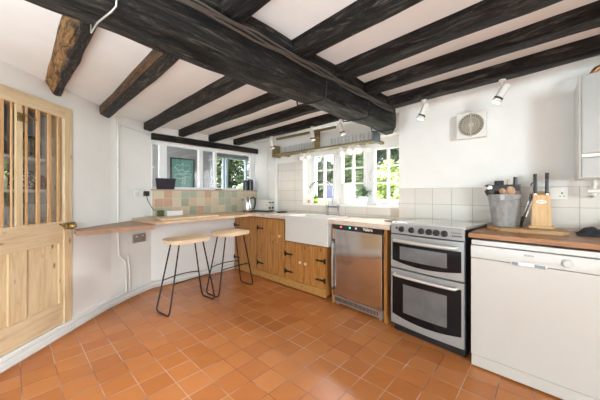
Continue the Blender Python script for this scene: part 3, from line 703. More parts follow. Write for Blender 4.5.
def plank_door(root, x0, x1, z0, z1, n, hx, dirn, hz, knob):
    m = MB(); w = (x1 - x0) / n
    for k in range(n): m.box(x0 + k * w + .003, x0 + (k + 1) * w - .003, -.020, .0, z0, z1, .0025)
    m.box(x0 + .002, x1 - .002, -.008, -.001, z0 + .001, z1 - .001)
    d = m.build('door', 'cab', root)
    for z in hz: hinge(d, hx, z, dirn)
    if knob:
        m = MB(); m.lathe([(.008, 0), (.008, .012), (.018, .02), (.018, .03), (0, .036)], seg=14, M4=Matrix.Translation((knob[0], -.020, knob[1])) @ Matrix.Rotation(math.pi / 2, 4, 'X')); m.build('knob', 'lightwood', d, True)
    return d
def cabinet(name, label, y0, w, depth, ztop, doors, plinth=True):
    r = thing(name, label, 'cabinet', (2.42, y0, 0), RZ)
    m = MB(); m.box(.002, .020, 0, depth, .03, ztop); m.box(w - .020, w - .002, 0, depth, .03, ztop); m.box(.02, w - .02, 0, depth, .10, .118); m.box(.02, w - .02, depth - .012, depth, .118, ztop)
    m.box(.02, w - .02, 0, .02, ztop - .03, ztop); m.build('body', 'cab', r)
    m = MB(); m.box(.001, w - .001, -.022, .0, .012, .10, .003); m.build('plinth', 'cab_h', r)
    for d in doors: plank_door(r, *d)
    return r
cabinet('cupboard', 'knotty pine cupboard in the corner behind the far stool', 3.64, .575, .48, .845, [(.012, .565, .105, .838, 4, .02, 1, (.70, .20), None)])
cabinet('cupboard', 'knotty pine cupboard with round knob left of the white sink', 3.064, .575, .48, .845, [(.012, .565, .105, .838, 5, .02, 1, (.70, .21), (.50, .63))])
cabinet('sink_cupboard', 'low pine cupboard with two plank doors under the white sink', 2.488, .66, .48, .58, [(.008, .328, .105, .575, 3, .012, 1, (.42, .20), (.285, .35)), (.332, .652, .105, .575, 3, .648, -1, (.42, .20), (.375, .35))])
r_ = cabinet('cupboard', 'knotty pine cupboard standing right of the cream dishwasher', -.235, .60, .48, .878, [(.012, .59, .105, .870, 4, .02, 1, (.70, .20), (.55, .63))])
r_.location.x = 2.16
# belfast sink
sk = thing('belfast_sink', 'large white ceramic farmhouse sink with a deep apron front', 'sink', (2.335, 2.415, 0), RZ)
m = MB(); w_, d_ = .665, .395; z0, z1, t = .60, .915, .03
m.box(0, w_, 0, t, z0, z1, .008); m.box(0, w_, d_ - t, d_, z0, z1, .008); m.box(0, t, t - .01, d_ - t + .01, z0, z1, .006); m.box(w_ - t, w_, t - .01, d_ - t + .01, z0, z1, .006); m.box(t - .01, w_ - t + .01, t - .01, d_ - t + .01, z0, z0 + .03)
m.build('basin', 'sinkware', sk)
m = MB(); m.lathe([(0, .632), (.035, .632), (.035, .634), (0, .635)], (.33, .2, 0)); m.build('plughole', 'chrome', sk, True)

# ------------------------------------------------------------------ steel undercounter fridge
ang = lambda p0, p1: math.atan2(p1[1] - p0[1], p1[0] - p0[0])
FP0, FP1 = (2.385, 1.735), (2.325, 1.055)
fr_ = thing('glass_washer', 'stainless steel undercounter machine with black control strip', 'appliance', (*FP0, 0), ang(FP0, FP1))
m = MB(); m.box(.035, .625, .012, .42, .03, .845); m.build('body', 'steel', fr_)
m = MB(); m.box(.037, .623, -.022, .010, .105, .805, .004); dd = m.build('door', 'steel', fr_)
m = MB(); m.box(.030, .628, -.026, .010, .812, .862, .003); pp = m.build('control_panel', 'black', fr_)
for x, mt in ((.15, 'led_r'), (.265, 'led_g'), (.34, 'plastic_w')):
    m = MB(); m.box(x - .009, x + .009, -.029, -.025, .828, .846, .001); m.build('button', mt, pp)
text_part('Valera', .042, 'plastic_w', pp, (.475, -.0265, .837), (math.pi / 2, 0, 0), bold=True)
m = MB(); m.box(.035, .625, -.015, .010, .028, .095, .002); kk = m.build('kick_panel', 'satin', fr_)
m = MB()
for k in range(34): m.box(.06 + k * .0155, .066 + k * .0155, -.018, -.014, .045, .082)
m.build('vent_slots', 'black', kk)
m = MB(); m.tube([(.048, -.022, .675), (.048, -.045, .67), (.048, -.048, .42), (.048, -.045, .19), (.048, -.022, .185)], .009, 8); m.build('handle', 'satin', dd, True)
for za, zb_ in ((.655, .70), (.16, .20)):
    m = MB(); m.box(.036, .060, -.032, -.020, za, zb_, .002); m.build('handle_mount', 'black', dd)
for x in (.07, .59):
    m = MB(); m.lathe([(.015, 0), (.015, .03)], (x, .03, 0)); m.box(x - .014, x + .014, .01, .03, 0, .03); m.build('foot', 'satin', fr_)
for (x0, x1, lb) in ((.004, .028, 'left'), (.636, .668, 'right')):
    m = MB(); m.box(x0, x1, -.004, .40, 0, .860, .002); o = m.build('upright_panel', 'cab'); o.location = (*FP0, 0); o.rotation_euler = (0, 0, ang(FP0, FP1)); tag(o, 'narrow upright pine panel on the %s side of the steel machine' % lb, 'panel')
m = MB(); m.box(.03, .634, -.002, .02, .8455, .861); o = m.build('cover_strip', 'walnut')
bpy.data.objects.remove(o)

# ------------------------------------------------------------------ double oven cooker
CP0, CP1 = (2.245, .995), (2.175, .43)
ck = thing('cooker', 'silver and black freestanding double oven cooker with six knobs', 'cooker', (*CP0, 0), ang(CP0, CP1))
CWD = .57
m = MB(); m.box(0, CWD, .012, .50, .06, .925, .003); m.build('body', 'black', ck)
m = MB(); m.box(0, CWD, .010, .50, .925, .942, .003); m.build('hob_lid', plain('pale_glass_lid', (.62, .62, .60), .10, .3, .02), ck)
m = MB(); m.box(0, CWD, -.010, .012, .845, .930, .004); cp = m.build('control_panel', 'silver', ck)
for x in (.10, .185, .265, .325, .380, .438):
    m = MB(); T = Matrix.Translation((x, -.010, .886)) @ Matrix.Rotation(math.pi / 2, 4, 'X')
    m.lathe([(.024, 0), (.024, .006), (.019, .010), (.018, .024), (0, .026)], seg=18, M4=T); m.box(x - .004, x + .004, -.042, -.034, .868, .904, .001); m.build('knob', 'black', cp, True)
m = MB(); m.lathe([(.009, 0), (.009, .006), (0, .007)], seg=12, M4=Matrix.Translation((.055, -.010, .893)) @ Matrix.Rotation(math.pi / 2, 4, 'X')); m.build('ignition_button', 'black', cp)
text_part('Cannon', .020, 'black', cp, (.515, -.0105, .900), (math.pi / 2, 0, 0))
m = MB()
for k in range(5): m.box(.488 + k * .014, .498 + k * .014, -.0125, -.009, .872, .880)
m.build('clock_buttons', 'black', cp)
def oven_door(z0, z1, gz0, gz1, wz0, wz1, wx0, wx1, hz):
    # front bows outwards in plan, glass bottom edge curves
    bm = MB(); n = 16
    def yb(x): return -.012 - .016 * (1 - ((x - CWD / 2) / (CWD / 2)) ** 2)
    fr1 = []
    for k in range(n + 1):
        x = .002 + (CWD - .004) * k / n; fr1.append(x)
    def slab(zlo, zhi, yo, yi, xs, mb, bowlo=0):
        rows = []
        for x in xs:
            s_ = 1 - ((x - CWD / 2) / (CWD / 2)) ** 2
            zl = zlo - bowlo * s_
            rows.append([mb.bm.verts.new(p) for p in ((x, yb(x) + yo, zl), (x, yb(x) + yo, zhi), (x, yi, zhi), (x, yi, zl))])
        for a, b in zip(rows, rows[1:]):
            for q in range(4): mb.bm.faces.new((a[q], b[q], b[(q + 1) % 4], a[(q + 1) % 4]))
        mb.bm.faces.new(rows[0]); mb.bm.faces.new(rows[-1][::-1])
    slab(z0, z1, 0, .010, fr1, bm)
    d = bm.build('oven_door', 'silver', ck, True)
    g = MB(); xs = [.018 + (CWD - .036) * k / n for k in range(n + 1)]
    slab(gz0, gz1, -.003, -.004, xs, g, .032); g.build('door_glass', 'glassblack', d, True)
    g = MB(); xs = [wx0 + (wx1 - wx0) * k / 8 for k in range(9)]
    slab(wz0, wz1, -.0045, -.004, xs, g, .006); g.build('oven_window', plain('smoked_window', (.17, .18, .19), .08, .3, .2, 5), d, True)
    h = MB(); h.tube([(.045, yb(.045), hz), (.05, yb(.05) - .032, hz)] + [(x, yb(x) - .038, hz) for x in [.06 + (CWD - .12) * k / 10 for k in range(11)]] + [(CWD - .05, yb(CWD - .05) - .032, hz), (CWD - .045, yb(CWD - .045), hz)], .011, 10); h.build('door_handle', plain('pale_metal', (.75, .73, .68), .35, .4), d, True)
    return d
oven_door(.560, .838, .625, .770, .640, .745, .09, .46, .795)
oven_door(.085, .548, .170, .500, .205, .435, .12, .46, .505)
m = MB(); m.box(.01, CWD - .01, .03, .48, .012, .06); m.build('plinth', 'black', ck)
for x in (.03, CWD - .03):
    m = MB(); m.tube([(x, .06, 0), (x, .06, .014)], .016); m.build('foot', 'black', ck)
# black trivet by the cooker
m = MB()
m.tube([(-.07, -.04, .006), (.07, -.04, .006), (.07, .04, .006), (-.07, .04, .006), (-.07, -.04, .006)], .005, 6); m.tube([(-.02, -.04, .006), (-.02, .04, .006)], .004, 6); m.tube([(.03, -.04, .006), (.03, .04, .006)], .004, 6)
o = m.build('trivet', 'blackmetal', None, True); o.location = (2.56, 1.12, .906); o.rotation_euler = (0, 0, 1.2); tag(o, 'flat black metal trivet on pale worktop beside the cooker', 'trivet')

# ------------------------------------------------------------------ dishwasher
DP0, DP1 = (2.157, .388), (2.130, -.209)
dwr = thing('dishwasher', 'cream-white freestanding dishwasher under the red-brown worktop', 'dishwasher', (*DP0, 0), ang(DP0, DP1))
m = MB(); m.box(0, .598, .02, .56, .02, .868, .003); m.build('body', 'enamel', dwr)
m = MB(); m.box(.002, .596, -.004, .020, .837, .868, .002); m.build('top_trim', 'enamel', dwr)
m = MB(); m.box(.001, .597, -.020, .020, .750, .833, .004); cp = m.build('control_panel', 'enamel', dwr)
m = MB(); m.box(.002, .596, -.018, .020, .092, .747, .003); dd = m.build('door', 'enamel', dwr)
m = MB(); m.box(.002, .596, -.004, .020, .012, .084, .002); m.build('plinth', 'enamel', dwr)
m = MB(); m.box(.215, .385, -.022, -.018, .738, .762, .003); dh = m.build('handle', 'satin', dwr)
for x0, x1 in ((.222, .255), (.33, .380)):
    m = MB(); m.box(x0, x1, -.0235, -.021, .742, .758, .001); m.build('grip_recess', plain('grip_grey', (.16, .18, .22), .25, .5), dh)
m = MB(); m.lathe([(.026, 0), (.026, .004), (.019, .006), (.018, .014), (0, .015)], seg=20, M4=Matrix.Translation((.470, -.020, .790)) @ Matrix.Rotation(math.pi / 2, 4, 'X')); m.build('programme_dial', 'enamel', cp, True)
m = MB(); m.lathe([(.009, 0), (.009, .002), (.006, .002), (.006, .001), (0, .001)], seg=14, M4=Matrix.Translation((.055, -.020, .792)) @ Matrix.Rotation(math.pi / 2, 4, 'X')); m.build('power_button', 'satin', cp, True)
text_part('BOSCH', .0135, 'black', cp, (.305, -.0205, .806), (math.pi / 2, 0, 0))
m = MB(); m.lathe([(.006, 0), (.006, .001), (.0045, .001), (0, .001)], seg=12, M4=Matrix.Translation((.268, -.020, .806)) @ Matrix.Rotation(math.pi / 2, 4, 'X')); m.build('round_emblem', 'satin', cp)
m = MB()
for z in (.77, .785, .80, .815):
    m.box(.515, .522, -.0212, -.019, z - .002, z + .002); m.box(.528, .536, -.0212, -.019, z - .002, z + .002)
m.box(.425, .431, -.0212, -.019, .812, .815); m.box(.56, .568, -.0212, -.019, .80, .808)
m.build('indicator_marks', 'satin', cp)

# ------------------------------------------------------------------ items on the right worktop (top z .912)
cb = MB()
pts = [(2.44, .33), (2.50, .35), (2.66, .345), (2.71, .30), (2.71, .0), (2.68, -.06), (2.58, -.10), (2.45, -.105), (2.40, -.07), (2.38, .05), (2.39, .25)]
cb.prism(pts, .9125, .936, .005); tag(cb.build('chopping_board', 'board'), 'long rounded wooden chopping board under the bucket and knives', 'board')
# zinc bucket
bk = thing('zinc_bucket', 'galvanised zinc bucket full of cooking utensils', 'bucket', (2.54, .245, .9365))
m = MB(); m.lathe([(0, .0), (.068, 0), (.072, .006), (.100, .228), (.106, .234), (.104, .240), (.096, .238), (.068, .012), (0, .010)], seg=32); m.build('bucket_body', 'galv', bk, True)
m = MB(); a0 = -.8
m.tube([Vector((-.099 * math.cos(a) , .099 * math.sin(a), .215 - .05 * math.cos((a) * 1.0) * 0 - .02 * math.cos(a))) for a in [-1.45 + 2.9 * k / 14 for k in range(15)]], .003, 6); m.build('handle', 'dirt_metal', bk, True)
m = MB(); m.box(-.104, -.094, -.012, .012, .20, .235, .002); m.build('handle_lug', 'galv', bk)
zt = .9365
def utensil(name, label, pts, rad, mat, head=None, headmat=None):
    r = thing(name, label, 'utensil', (2.54, .235, zt + .012))
    m = MB(); m.tube(pts, rad, 8); m.build('handle', mat, r, True)
    if head:
        head().build('head', headmat or mat, r, True)
    return r
def spoonhead(c, r, tilt, sy=.75):
    def f_():
        m = MB(); m.lathe([(0, -.008), (r * .6, -.005), (r, .004), (r * .95, .006), (r * .55, 0), (0, -.002)], seg=18, sy=sy, M4=Matrix.Translation(c) @ Matrix.Rotation(tilt[0], 4, 'X') @ Matrix.Rotation(tilt[1], 4, 'Y')); return m
    return f_
utensil('wooden_spoon', 'wooden spoon head resting over front rim of the bucket, left one', [(.02, -.02, .02), (-.05, .02, .25)], .006, 'spoonwood', spoonhead((-.070, .012, .248), .028, (0, 1.25)), 'spoonwood')
utensil('wooden_spoon', 'larger wooden spoon head at front rim of the bucket, right one', [(.03, .03, .02), (-.045, -.03, .25)], .006, 'spoonwood', spoonhead((-.072, -.036, .252), .036, (0, 1.25)), 'spoonwood')
utensil('ladle', 'steel ladle hanging over the left rim of the bucket', [(-.02, -.04, .02), (-.01, .06, .27), (-.02, .085, .285)], .005, 'black', lambda: MB().lathe([(0, -.035), (.03, -.022), (.042, .0), (.040, .0), (.028, -.02), (0, -.03)], M4=Matrix.Translation((-.025, .098, .272)) @ Matrix.Rotation(.9, 4, 'Y')), 'chrome')
utensil('ladle', 'black ladle under the steel ladle at left of the bucket', [(.0, -.05, .02), (.01, .05, .27)], .006, 'black', lambda: MB().lathe([(0, -.035), (.03, -.028), (.045, .0), (.042, .0), (.028, -.024), (0, -.03)], M4=Matrix.Translation((-.03, .085, .248)) @ Matrix.Rotation(.4, 4, 'Y')), 'black')
utensil('slotted_turner', 'broad black slotted turner lying across the bucket top', [(.03, .05, .02), (.03, .0, .27), (.0, -.01, .30)], .007, 'black', lambda: MB().prism([(-.06, -.085), (.02, -.09), (.025, .065), (-.05, .075), (-.07, .0)], .295, .300).prism([(-.065, -.088), (-.058, -.088), (-.048, .075), (-.056, .075)], .255, .300), 'black')
utensil('spatula', 'black silicone spatula leaning back in the bucket', [(-.03, .0, .02), (.05, .045, .26)], .006, 'black', lambda: MB().box(.045, .055, .015, .075, .25, .335, .004), 'black')
utensil('wooden_brush', 'pale wooden-handled brush at the back of the bucket', [(.0, .04, .02), (.05, -.008, .30), (.055, -.012, .345)], .010, 'lightwood')
utensil('potato_masher', 'upright thick black handle at back right of the bucket', [(-.02, .02, .02), (.045, -.05, .27), (.05, -.055, .36)], [.006, .010, .013], 'black')
# tongs leaning on the bucket
tg = thing('kitchen_tongs', 'steel and black kitchen tongs leaning beside the bucket', 'tongs', (2.52, .118, .9365))
m = MB(); m.tube([(0, .012, .07), (.045, -.02, .20), (.07, -.038, .30)], .009, 8); m.tube([(-.015, .004, .07), (.03, -.03, .20), (.066, -.040, .30)], .009, 8); m.build('arm', 'chrome', tg, True)
m = MB(); m.tube([(-.025, .028, .007), (0, .012, .08)], [.007, .011], 8); m.tube([(-.04, .014, .007), (-.015, .004, .08)], [.007, .011], 8); m.build('tip', 'black', tg, True)
m = MB(); m.tube([(.07 + .004, -.040 + .014 * math.cos(a), .312 + .014 * math.sin(a)) for a in [2 * math.pi * k / 12 for k in range(13)]], .004, 6, False); m.build('hanging_ring', 'black', tg, True)
# knife block
kb = thing('knife_block', 'pale wooden knife block holding black-handled knives', 'knife block', (2.60, .035, .9365), 0)
m = MB()
v = [(-.06, -.055, .018), (.06, -.055, .018), (.06, .055, .018), (-.06, .055, .018), (-.045, -.045, .235), (.055, -.045, .265), (.055, .045, .265), (-.045, .045, .235)]
vv = [m.bm.verts.new(p) for p in v]
for q in ((3, 2, 1, 0), (4, 5, 6, 7), (0, 1, 5, 4), (1, 2, 6, 5), (2, 3, 7, 6), (3, 0, 4, 7)): m.bm.faces.new([vv[i] for i in q])
bmesh.ops.bevel(m.bm, geom=m.bm.edges[:], offset=.004, segments=2, affect='EDGES')
m.box(-.075, .065, -.068, .068, 0, .018, .004); m.build('block', 'block', kb)
m = MB(); m.lathe([(0, 0), (.030, 0), (.030, .003), (0, .003)], seg=20, sy=.42, M4=Matrix.Translation((-.052, 0, .188)) @ Matrix.Rotation(-math.pi / 2 + .07, 4, 'Y') @ Matrix.Rotation(math.pi / 2, 4, 'Z')); lab = m.build('oval_label', 'ceramic', kb, True)
text_part('SABATIER', .010, 'black', lab, (-.0555, 0, .188), (math.pi / 2 - .07, 0, -math.pi / 2))
for i, (x, y, h, lb) in enumerate(((-.022, .032, .115, 'front left'), (.022, .034, .14, 'back left'), (-.022, -.030, .12, 'front right'), (.022, -.030, .145, 'back right'))):
    k = thing('kitchen_knife', 'black-handled kitchen knife in the block, %s' % lb, 'knife', (2.60 + x, .035 + y, .9365 + .245 + (x * .3)))
    m = MB(); m.tube([(0, 0, 0), (0, 0, .01)], .010, 10); m.build('bolster', 'chrome', k, True)
    m = MB(); m.box(-.014, .012, -.011, .011, .008, h, .005); m.build('handle', 'black', k)
    m = MB(); m.box(-.006, .004, -.001, .001, -.10, .004); m.build('blade', 'chrome', k)
# dark cloth
def cloth(name, label, pts_c, loc, seed):
    bm = bmesh.new(); bmesh.ops.create_grid(bm, x_segments=26, y_segments=18, size=.5)
    for v in bm.verts:
        u, w = v.co.x * 2, v.co.y * 2
        r = max(0, 1 - max(abs(u), abs(w)) ** 4)
        h = (.018 + .055 * (noise.noise(Vector((u * 2.0, w * 2.6, seed))) + .55) + .012 * noise.noise(Vector((u * 6, w * 7, seed)))) * r
        v.co = Vector((w * .10 + .015 * math.sin(u * 3), u * .16, max(.004, h)))
    bot = bmesh.ops.extrude_face_region(bm, geom=bm.faces[:])
    for e in bot['geom']:
        if isinstance(e, bmesh.types.BMVert): e.co.z = .0005
    mm = MB(); mm.bm.free(); mm.bm = bm; o = mm.build(name, 'darkgrey', None, True); o.location = loc; tag(o, label, 'cloth'); return o
o = cloth('oven_glove', 'crumpled dark grey oven cloth beside the chopping board', None, (2.55, -.275, .9125), 2.0); o.scale = (1, .85, .8)
o = cloth('folded_cloth', 'darker folded cloth at the very right edge of the worktop', None, (2.60, -.375, .9125), 5.0); o.scale = (1, .6, 1.4)

# ------------------------------------------------------------------ sockets
def socket(label, w, h, loc, rz, nsw=2):
    r = thing('wall_socket', label, 'socket', loc, rz)      # local x right, y into wall
    m = MB(); m.box(-w / 2, w / 2, -.012, 0, -h / 2, h / 2, .003); m.build('faceplate', 'plastic_w', r)
    for k in range(nsw):
        x = (-w * .25 + k * w * .5) if nsw > 1 else w * .2
        m = MB(); m.box(x - .008, x + .008, -.017, -.010, h * .12, h * .12 + .022, .002); m.build('rocker_switch', 'ceramic', r)
        m = MB(); m.box(x - .004, x + .004, -.013, -.0115, -.005, .006); m.box(x - .014, x - .007, -.013, -.0115, -.024, -.018); m.box(x + .007, x + .014, -.013, -.0115, -.024, -.018); m.build('pin_holes', 'black', r)
    return r
socket('white wall socket between the knife block and boiler', .10, .09, (2.742, -.055, 1.185), RZ, 1)
ca = math.atan2(.07, .14)
s1 = socket('white double socket on wall left of the hatch with black plug', .17, .095, (1.045, 3.560, 1.19), math.radians(30), 2)
s2 = socket('dull metal double socket under the breakfast bar left of stools', .18, .10, (1.030, 3.548, .66), math.radians(30), 2)
for ch in s2.children:
    if ch.name.startswith('faceplate'): ch.data.materials[0] = M['dirt_metal']
pl = thing('power_plug', 'black plug in the double socket beside the hatch', 'plug', (1.10, 3.600, 1.185), math.radians(30))
m = MB(); m.box(-.03, .03, -.055, -.014, -.03, .03, .006); m.build('plug_body', 'black', pl)
m = MB(); m.tube([(0, -.04, -.03), (.01, -.05, -.09), (.06, -.06, -.17), (.11, -.05, -.21), (.16, -.03, -.20), (.20, -.005, -.10), (.21, .015, .06)], .004, 6); m.build('cable', 'black', pl, True)

# ------------------------------------------------------------------ items by the hatch
sp = thing('smart_display', 'black tilted smart display on the left of the hatch ledge', 'speaker', (1.40, 3.72, 1.24), math.radians(-10))
m = MB(); vv = [m.bm.verts.new(p) for p in ((-.115, -.03, 0), (.10, -.03, 0), (.09, .06, 0), (-.10, .06, 0), (-.135, -.06, .145), (.115, -.06, .145), (.105, -.035, .145), (-.125, -.035, .145))]
vv2 = m.bm
for q in ((3, 2, 1, 0), (4, 5, 6, 7), (0, 1, 5, 4), (1, 2, 6, 5), (2, 3, 7, 6), (3, 0, 4, 7)): m.bm.faces.new([vv[i] for i in q])
bmesh.ops.bevel(m.bm, geom=m.bm.edges[:], offset=.005, segments=2, affect='EDGES'); m.build('body', 'black', sp)
m = MB(); m.quad((-.105, -.037, .015), (.092, -.037, .015), (.105, -.0625, .135), (-.124, -.0625, .135)); m.build('screen', plain('dark_screen', (.03, .035, .05), .1), sp)
for i, (x, h, r, lb) in enumerate(((2.67, .175, .042, 'left'), (2.775, .19, .050, 'right'))):
    c = thing('black_canister', 'black lidded canister on the right end of hatch ledge, %s one' % lb, 'canister', (x, 3.71 + .01 * i, 1.24), 0, 'canisters on the hatch ledge')
    m = MB(); m.lathe([(0, 0), (r, 0), (r, h * .82), (r * .9, h * .84), (0, h * .84)], seg=24); m.build('body', plain('slate_glaze', (.035, .04, .055), .3), c, True)
    m = MB(); m.lathe([(r * .98, h * .845), (r * .98, h * .93), (r * .3, h * .95), (0, h * .95)], seg=24); ll = m.build('lid', 'black', c, True)
    m = MB(); m.lathe([(0, h * .95), (.010, h * .95), (.012, h), (0, h)]); m.build('lid_knob', 'black', ll, True)
m = MB(); m.lathe([(0, 0), (.05, 0), (.055, .01), (.05, .012), (0, .006)]); o = m.build('small_dish', 'black', None, True); o.location = (2.17, 3.70, 1.24); tag(o, 'tiny dark dish on the middle of the hatch ledge', 'dish')
m = MB(); m.box(-.035, .035, -.03, .03, 0, .075, .006); o = m.build('spice_pot', plain('dark_green_tin', (.06, .07, .02), .4)); o.location = (1.27, 3.55, .902); tag(o, 'small dark green square tin on the bar below the display', 'tin')
m = MB(); m.box(-.10, .10, -.04, .04, 0, .065, .004); o = m.build('white_box', 'ceramic'); o.location = (1.44, 3.56, .902); tag(o, 'low white box on the bar against the coloured tiles', 'box')
m = MB(); m.prism([(-.36, -.22), (.34, -.15), (.36, .12), (-.30, .10)], 0, .018, .003); o = m.build('serving_board', 'lightwood'); o.location = (1.42, 3.15, .9025); tag(o, 'thin pale board lying on left end of the breakfast bar', 'board')

# kettle
kt = thing('kettle', 'chrome electric kettle with black handle by the toaster', 'kettle', (2.50, 3.42, .906), math.radians(-40))
m = MB(); m.lathe([(0, .018), (.070, .018), (.072, .03), (.060, .17), (.052, .20), (.0, .205)], seg=28); m.build('body', 'chrome', kt, True)
m = MB(); m.lathe([(0, 0), (.078, 0), (.078, .014), (.06, .018), (0, .018)], seg=28); m.build('power_base', 'black', kt, True)
m = MB(); m.lathe([(.050, .200), (.045, .215), (.012, .222), (.010, .235), (0, .237)], seg=20); m.build('lid', 'chrome', kt, True)
m = MB(); m.tube([(.048, 0, .205), (.085, 0, .225), (.115, 0, .20), (.115, 0, .12), (.10, 0, .05), (.070, 0, .04)], [.010, .012, .013, .013, .012, .008], 8); m.build('handle', 'black', kt, True)
m = MB(); m.tube([(-.045, 0, .165), (-.085, 0, .195)], [.022, .010], 8); m.build('spout', 'chrome', kt, True)
# toaster
ts = thing('toaster', 'long pale steel four-slice toaster in the corner', 'toaster', (2.71, 3.33, .906), math.radians(-75))
m = MB(); m.box(-.20, .17, -.085, .085, .018, .190, .018); m.build('body', plain('toaster_steel', (.70, .68, .64), .3, .35), ts, True)
m = MB(); m.box(-.19, .16, -.08, .08, 0, .018, .003); m.build('base', 'black', ts)
m = MB()
for a, b in ((-.17, -.03), (.0, .14)):
    for y in (-.035, .03): m.box(a, b, y - .013, y + .013, .1885, .1915)
m.build('bread_slots', 'black', ts)
for y in (-.04, .04):
    m = MB(); m.box(.170, .195, y - .018, y + .018, .135, .150, .004); m.tube([(.168, y, .06), (.185, y, .06)], .016, 12); m.build('lever', 'black', ts)
# little black tray on worktop
m = MB(); m.lathe([(0, 0), (.085, 0), (.10, .012), (.097, .013), (.083, .004), (0, .004)], seg=24, sy=.6); o = m.build('black_dish', 'black', None, True); o.location = (2.76, 2.92, .906); tag(o, 'flat black dish on the worktop left of the sink', 'dish')

# ------------------------------------------------------------------ tap and sill items
tap = thing('bridge_tap', 'tall chrome bridge mixer tap with swan-neck spout behind sink', 'tap', (2.80, 2.02, .906), 0)
m = MB(); 
m.tube([(0, -.085, .11), (0, .085, .11)], .011, 10); m.build('bridge', 'tapchrome', tap, True)
m = MB(); arc = [(0, 0, .10), (0, 0, .32)] + [(-.11 + .11 * math.cos(a), .11 * 0 + .10 * (1 - math.cos(a)) , .32 + .12 * math.sin(a)) for a in [math.pi * k / 12 for k in range(1, 13)]] + [(-.225, .205, .28)]
m.tube(arc, .010, 10); m.build('spout', 'tapchrome', tap, True)
for s in (-1, 1):
    m = MB(); m.lathe([(0, 0), (.022, 0), (.022, .006), (.012, .012), (.012, .10), (.018, .112), (.014, .14), (0, .145)], (0, s * .085, 0), 14); pl_ = m.build('pillar', 'tapchrome', tap, True)
    m = MB(); m.tube([(0, s * .085, .142), (0, s * .088, .16), (-.005, s * .09, .205)], [.006, .007, .011], 8); m.build('lever', 'ceramic', pl_, True)
# ledge behind the sink that carries the tap
m = MB(); m.lathe([(0, 0), (.072, 0), (.078, .01), (.060, .255), (.052, .262), (0, .262)], seg=28)
o = m.build('white_vase', 'ceramic', None, True); o.location = (2.985, 1.93, 1.05); tag(o, 'tall white tapering vase on the windowsill behind the tap', 'vase')
pt = thing('potted_plant', 'small leafy green plant in a white pot on the windowsill', 'plant', (2.985, 1.685, 1.05))
m = MB(); m.lathe([(0, 0), (.042, 0), (.058, .095), (.062, .10), (.054, .10), (.050, .085), (0, .085)], seg=24); m.build('pot', 'ceramic', pt, True)
m = MB(); m.lathe([(0, .085), (.050, .086)], seg=16); m.build('soil', 'bark', pt)
m = MB(); bm = m.bm
for i in range(420):
    a = random.uniform(0, 2 * math.pi); r = abs(random.gauss(0, .055)); z = .10 + random.uniform(0, .13) * (1 - r * 4 if r < .2 else .2)
    c = Vector((r * math.cos(a) * .7, r * math.sin(a) * 1.15, z)); u = Vector((random.gauss(0, 1), random.gauss(0, 1), random.gauss(0, .6))).normalized(); w = u.orthogonal().normalized(); s_ = random.uniform(.007, .013)
    vs = [bm.verts.new(c + q) for q in (-u * s_, w * s_ * .6, u * s_, -w * s_ * .6)]; bm.faces.new(vs)
m.build('leaves', 'plant', pt)
m = MB()
for i in range(14):
    a = 2 * math.pi * i / 14; m.tube([(0, 0, .08), (.03 * math.cos(a), .04 * math.sin(a), .14), (.05 * math.cos(a), .08 * math.sin(a), .17)], .0015, 4)
m.build('stems', 'plant', pt)
gb = thing('soap_bottle', 'green washing-up liquid bottle on left of the windowsill', 'bottle', (2.95, 2.42, 1.05))
m = MB(); m.lathe([(0, 0), (.030, 0), (.032, .01), (.032, .075), (.014, .105), (.012, .115), (0, .115)], seg=18); m.build('body', 'green', gb, True)
m = MB(); m.lathe([(.013, .115), (.013, .135), (.006, .14), (.006, .155), (0, .155)], seg=12); m.build('cap', 'black', gb, True)
m = MB(); m.lathe([(.0325, .03), (.0325, .065)], seg=18); m.build('label_band', plain('yellow_label', (.75, .6, .08), .5), gb, True)
m = MB(); m.lathe([(0, 0), (.028, 0), (.036, .02), (.030, .045), (.0, .05)], seg=16); o = m.build('pink_sponge', 'pink', None, True); o.location = (2.94, 2.52, 1.05); tag(o, 'small pink soap lump beside the green bottle', 'soap')
def mug_mesh(root, r=.038, h=.085, mat='ceramic'):
    m = MB(); m.lathe([(0, 0), (r * .85, 0), (r, .012), (r, h), (r - .004, h), (r - .004, .014), (0, .008)], seg=20); m.build('cup', mat, root, True)
    m = MB(); m.tube([(0, r - .003, h * .8), (0, r + .018, h * .78), (0, r + .026, h * .5), (0, r + .018, h * .22), (0, r - .003, h * .2)], .005, 8); m.build('handle', mat, root, True)
mg = thing('mug', 'white mug standing on right of the windowsill, nearer the plant', 'mug', (2.985, 1.50, 1.05), 0); mug_mesh(mg, .026, .05)
m2_ = copy_tree(mg, (2.97, 1.30, 1.05), .6, 'white mug standing at the right end of the windowsill')

# ------------------------------------------------------------------ mug rack over the window
rk = thing('mug_rack', 'long wall rack with dark rails and white back over the window', 'rack', (2.62, 0, 0))
m = MB(); m.box(0, .16, 1.37, 2.98, 1.745, 1.765, .002); m.build('bottom_shelf', 'rackwood', rk)
m = MB(); m.box(.0, .03, 1.86, 2.90, 1.965, 1.99, .002); m.build('top_rail', 'rackwood', rk)
m = MB(); m.box(-.012, .014, 2.09, 2.17, 1.74, 1.99, .003); m.build('upright', 'rackwood', rk)
m = MB(); m.box(-.005, .14, 1.35, 1.375, 1.745, 1.85, .003); m.build('end_block', plain('blue_grey_block', (.13, .16, .19), .5), rk)
m = MB(); m.box(-.005, .16, 2.965, 2.985, 1.72, 1.90, .003); m.build('end_panel', 'rackwood', rk)
m = MB(); m.box(.148, .162, 1.37, 2.97, 1.765, 1.98); m.build('back_panel', 'wall', rk)
m = MB(); m.box(.16, .295, 1.38, 1.42, 1.75, 1.78); m.box(.16, .295, 2.90, 2.94, 1.75, 1.78); m.build('wall_bracket', 'rackwood', rk)
hooks = [1.44, 1.555, 1.67, 1.79, 2.30, 2.42]
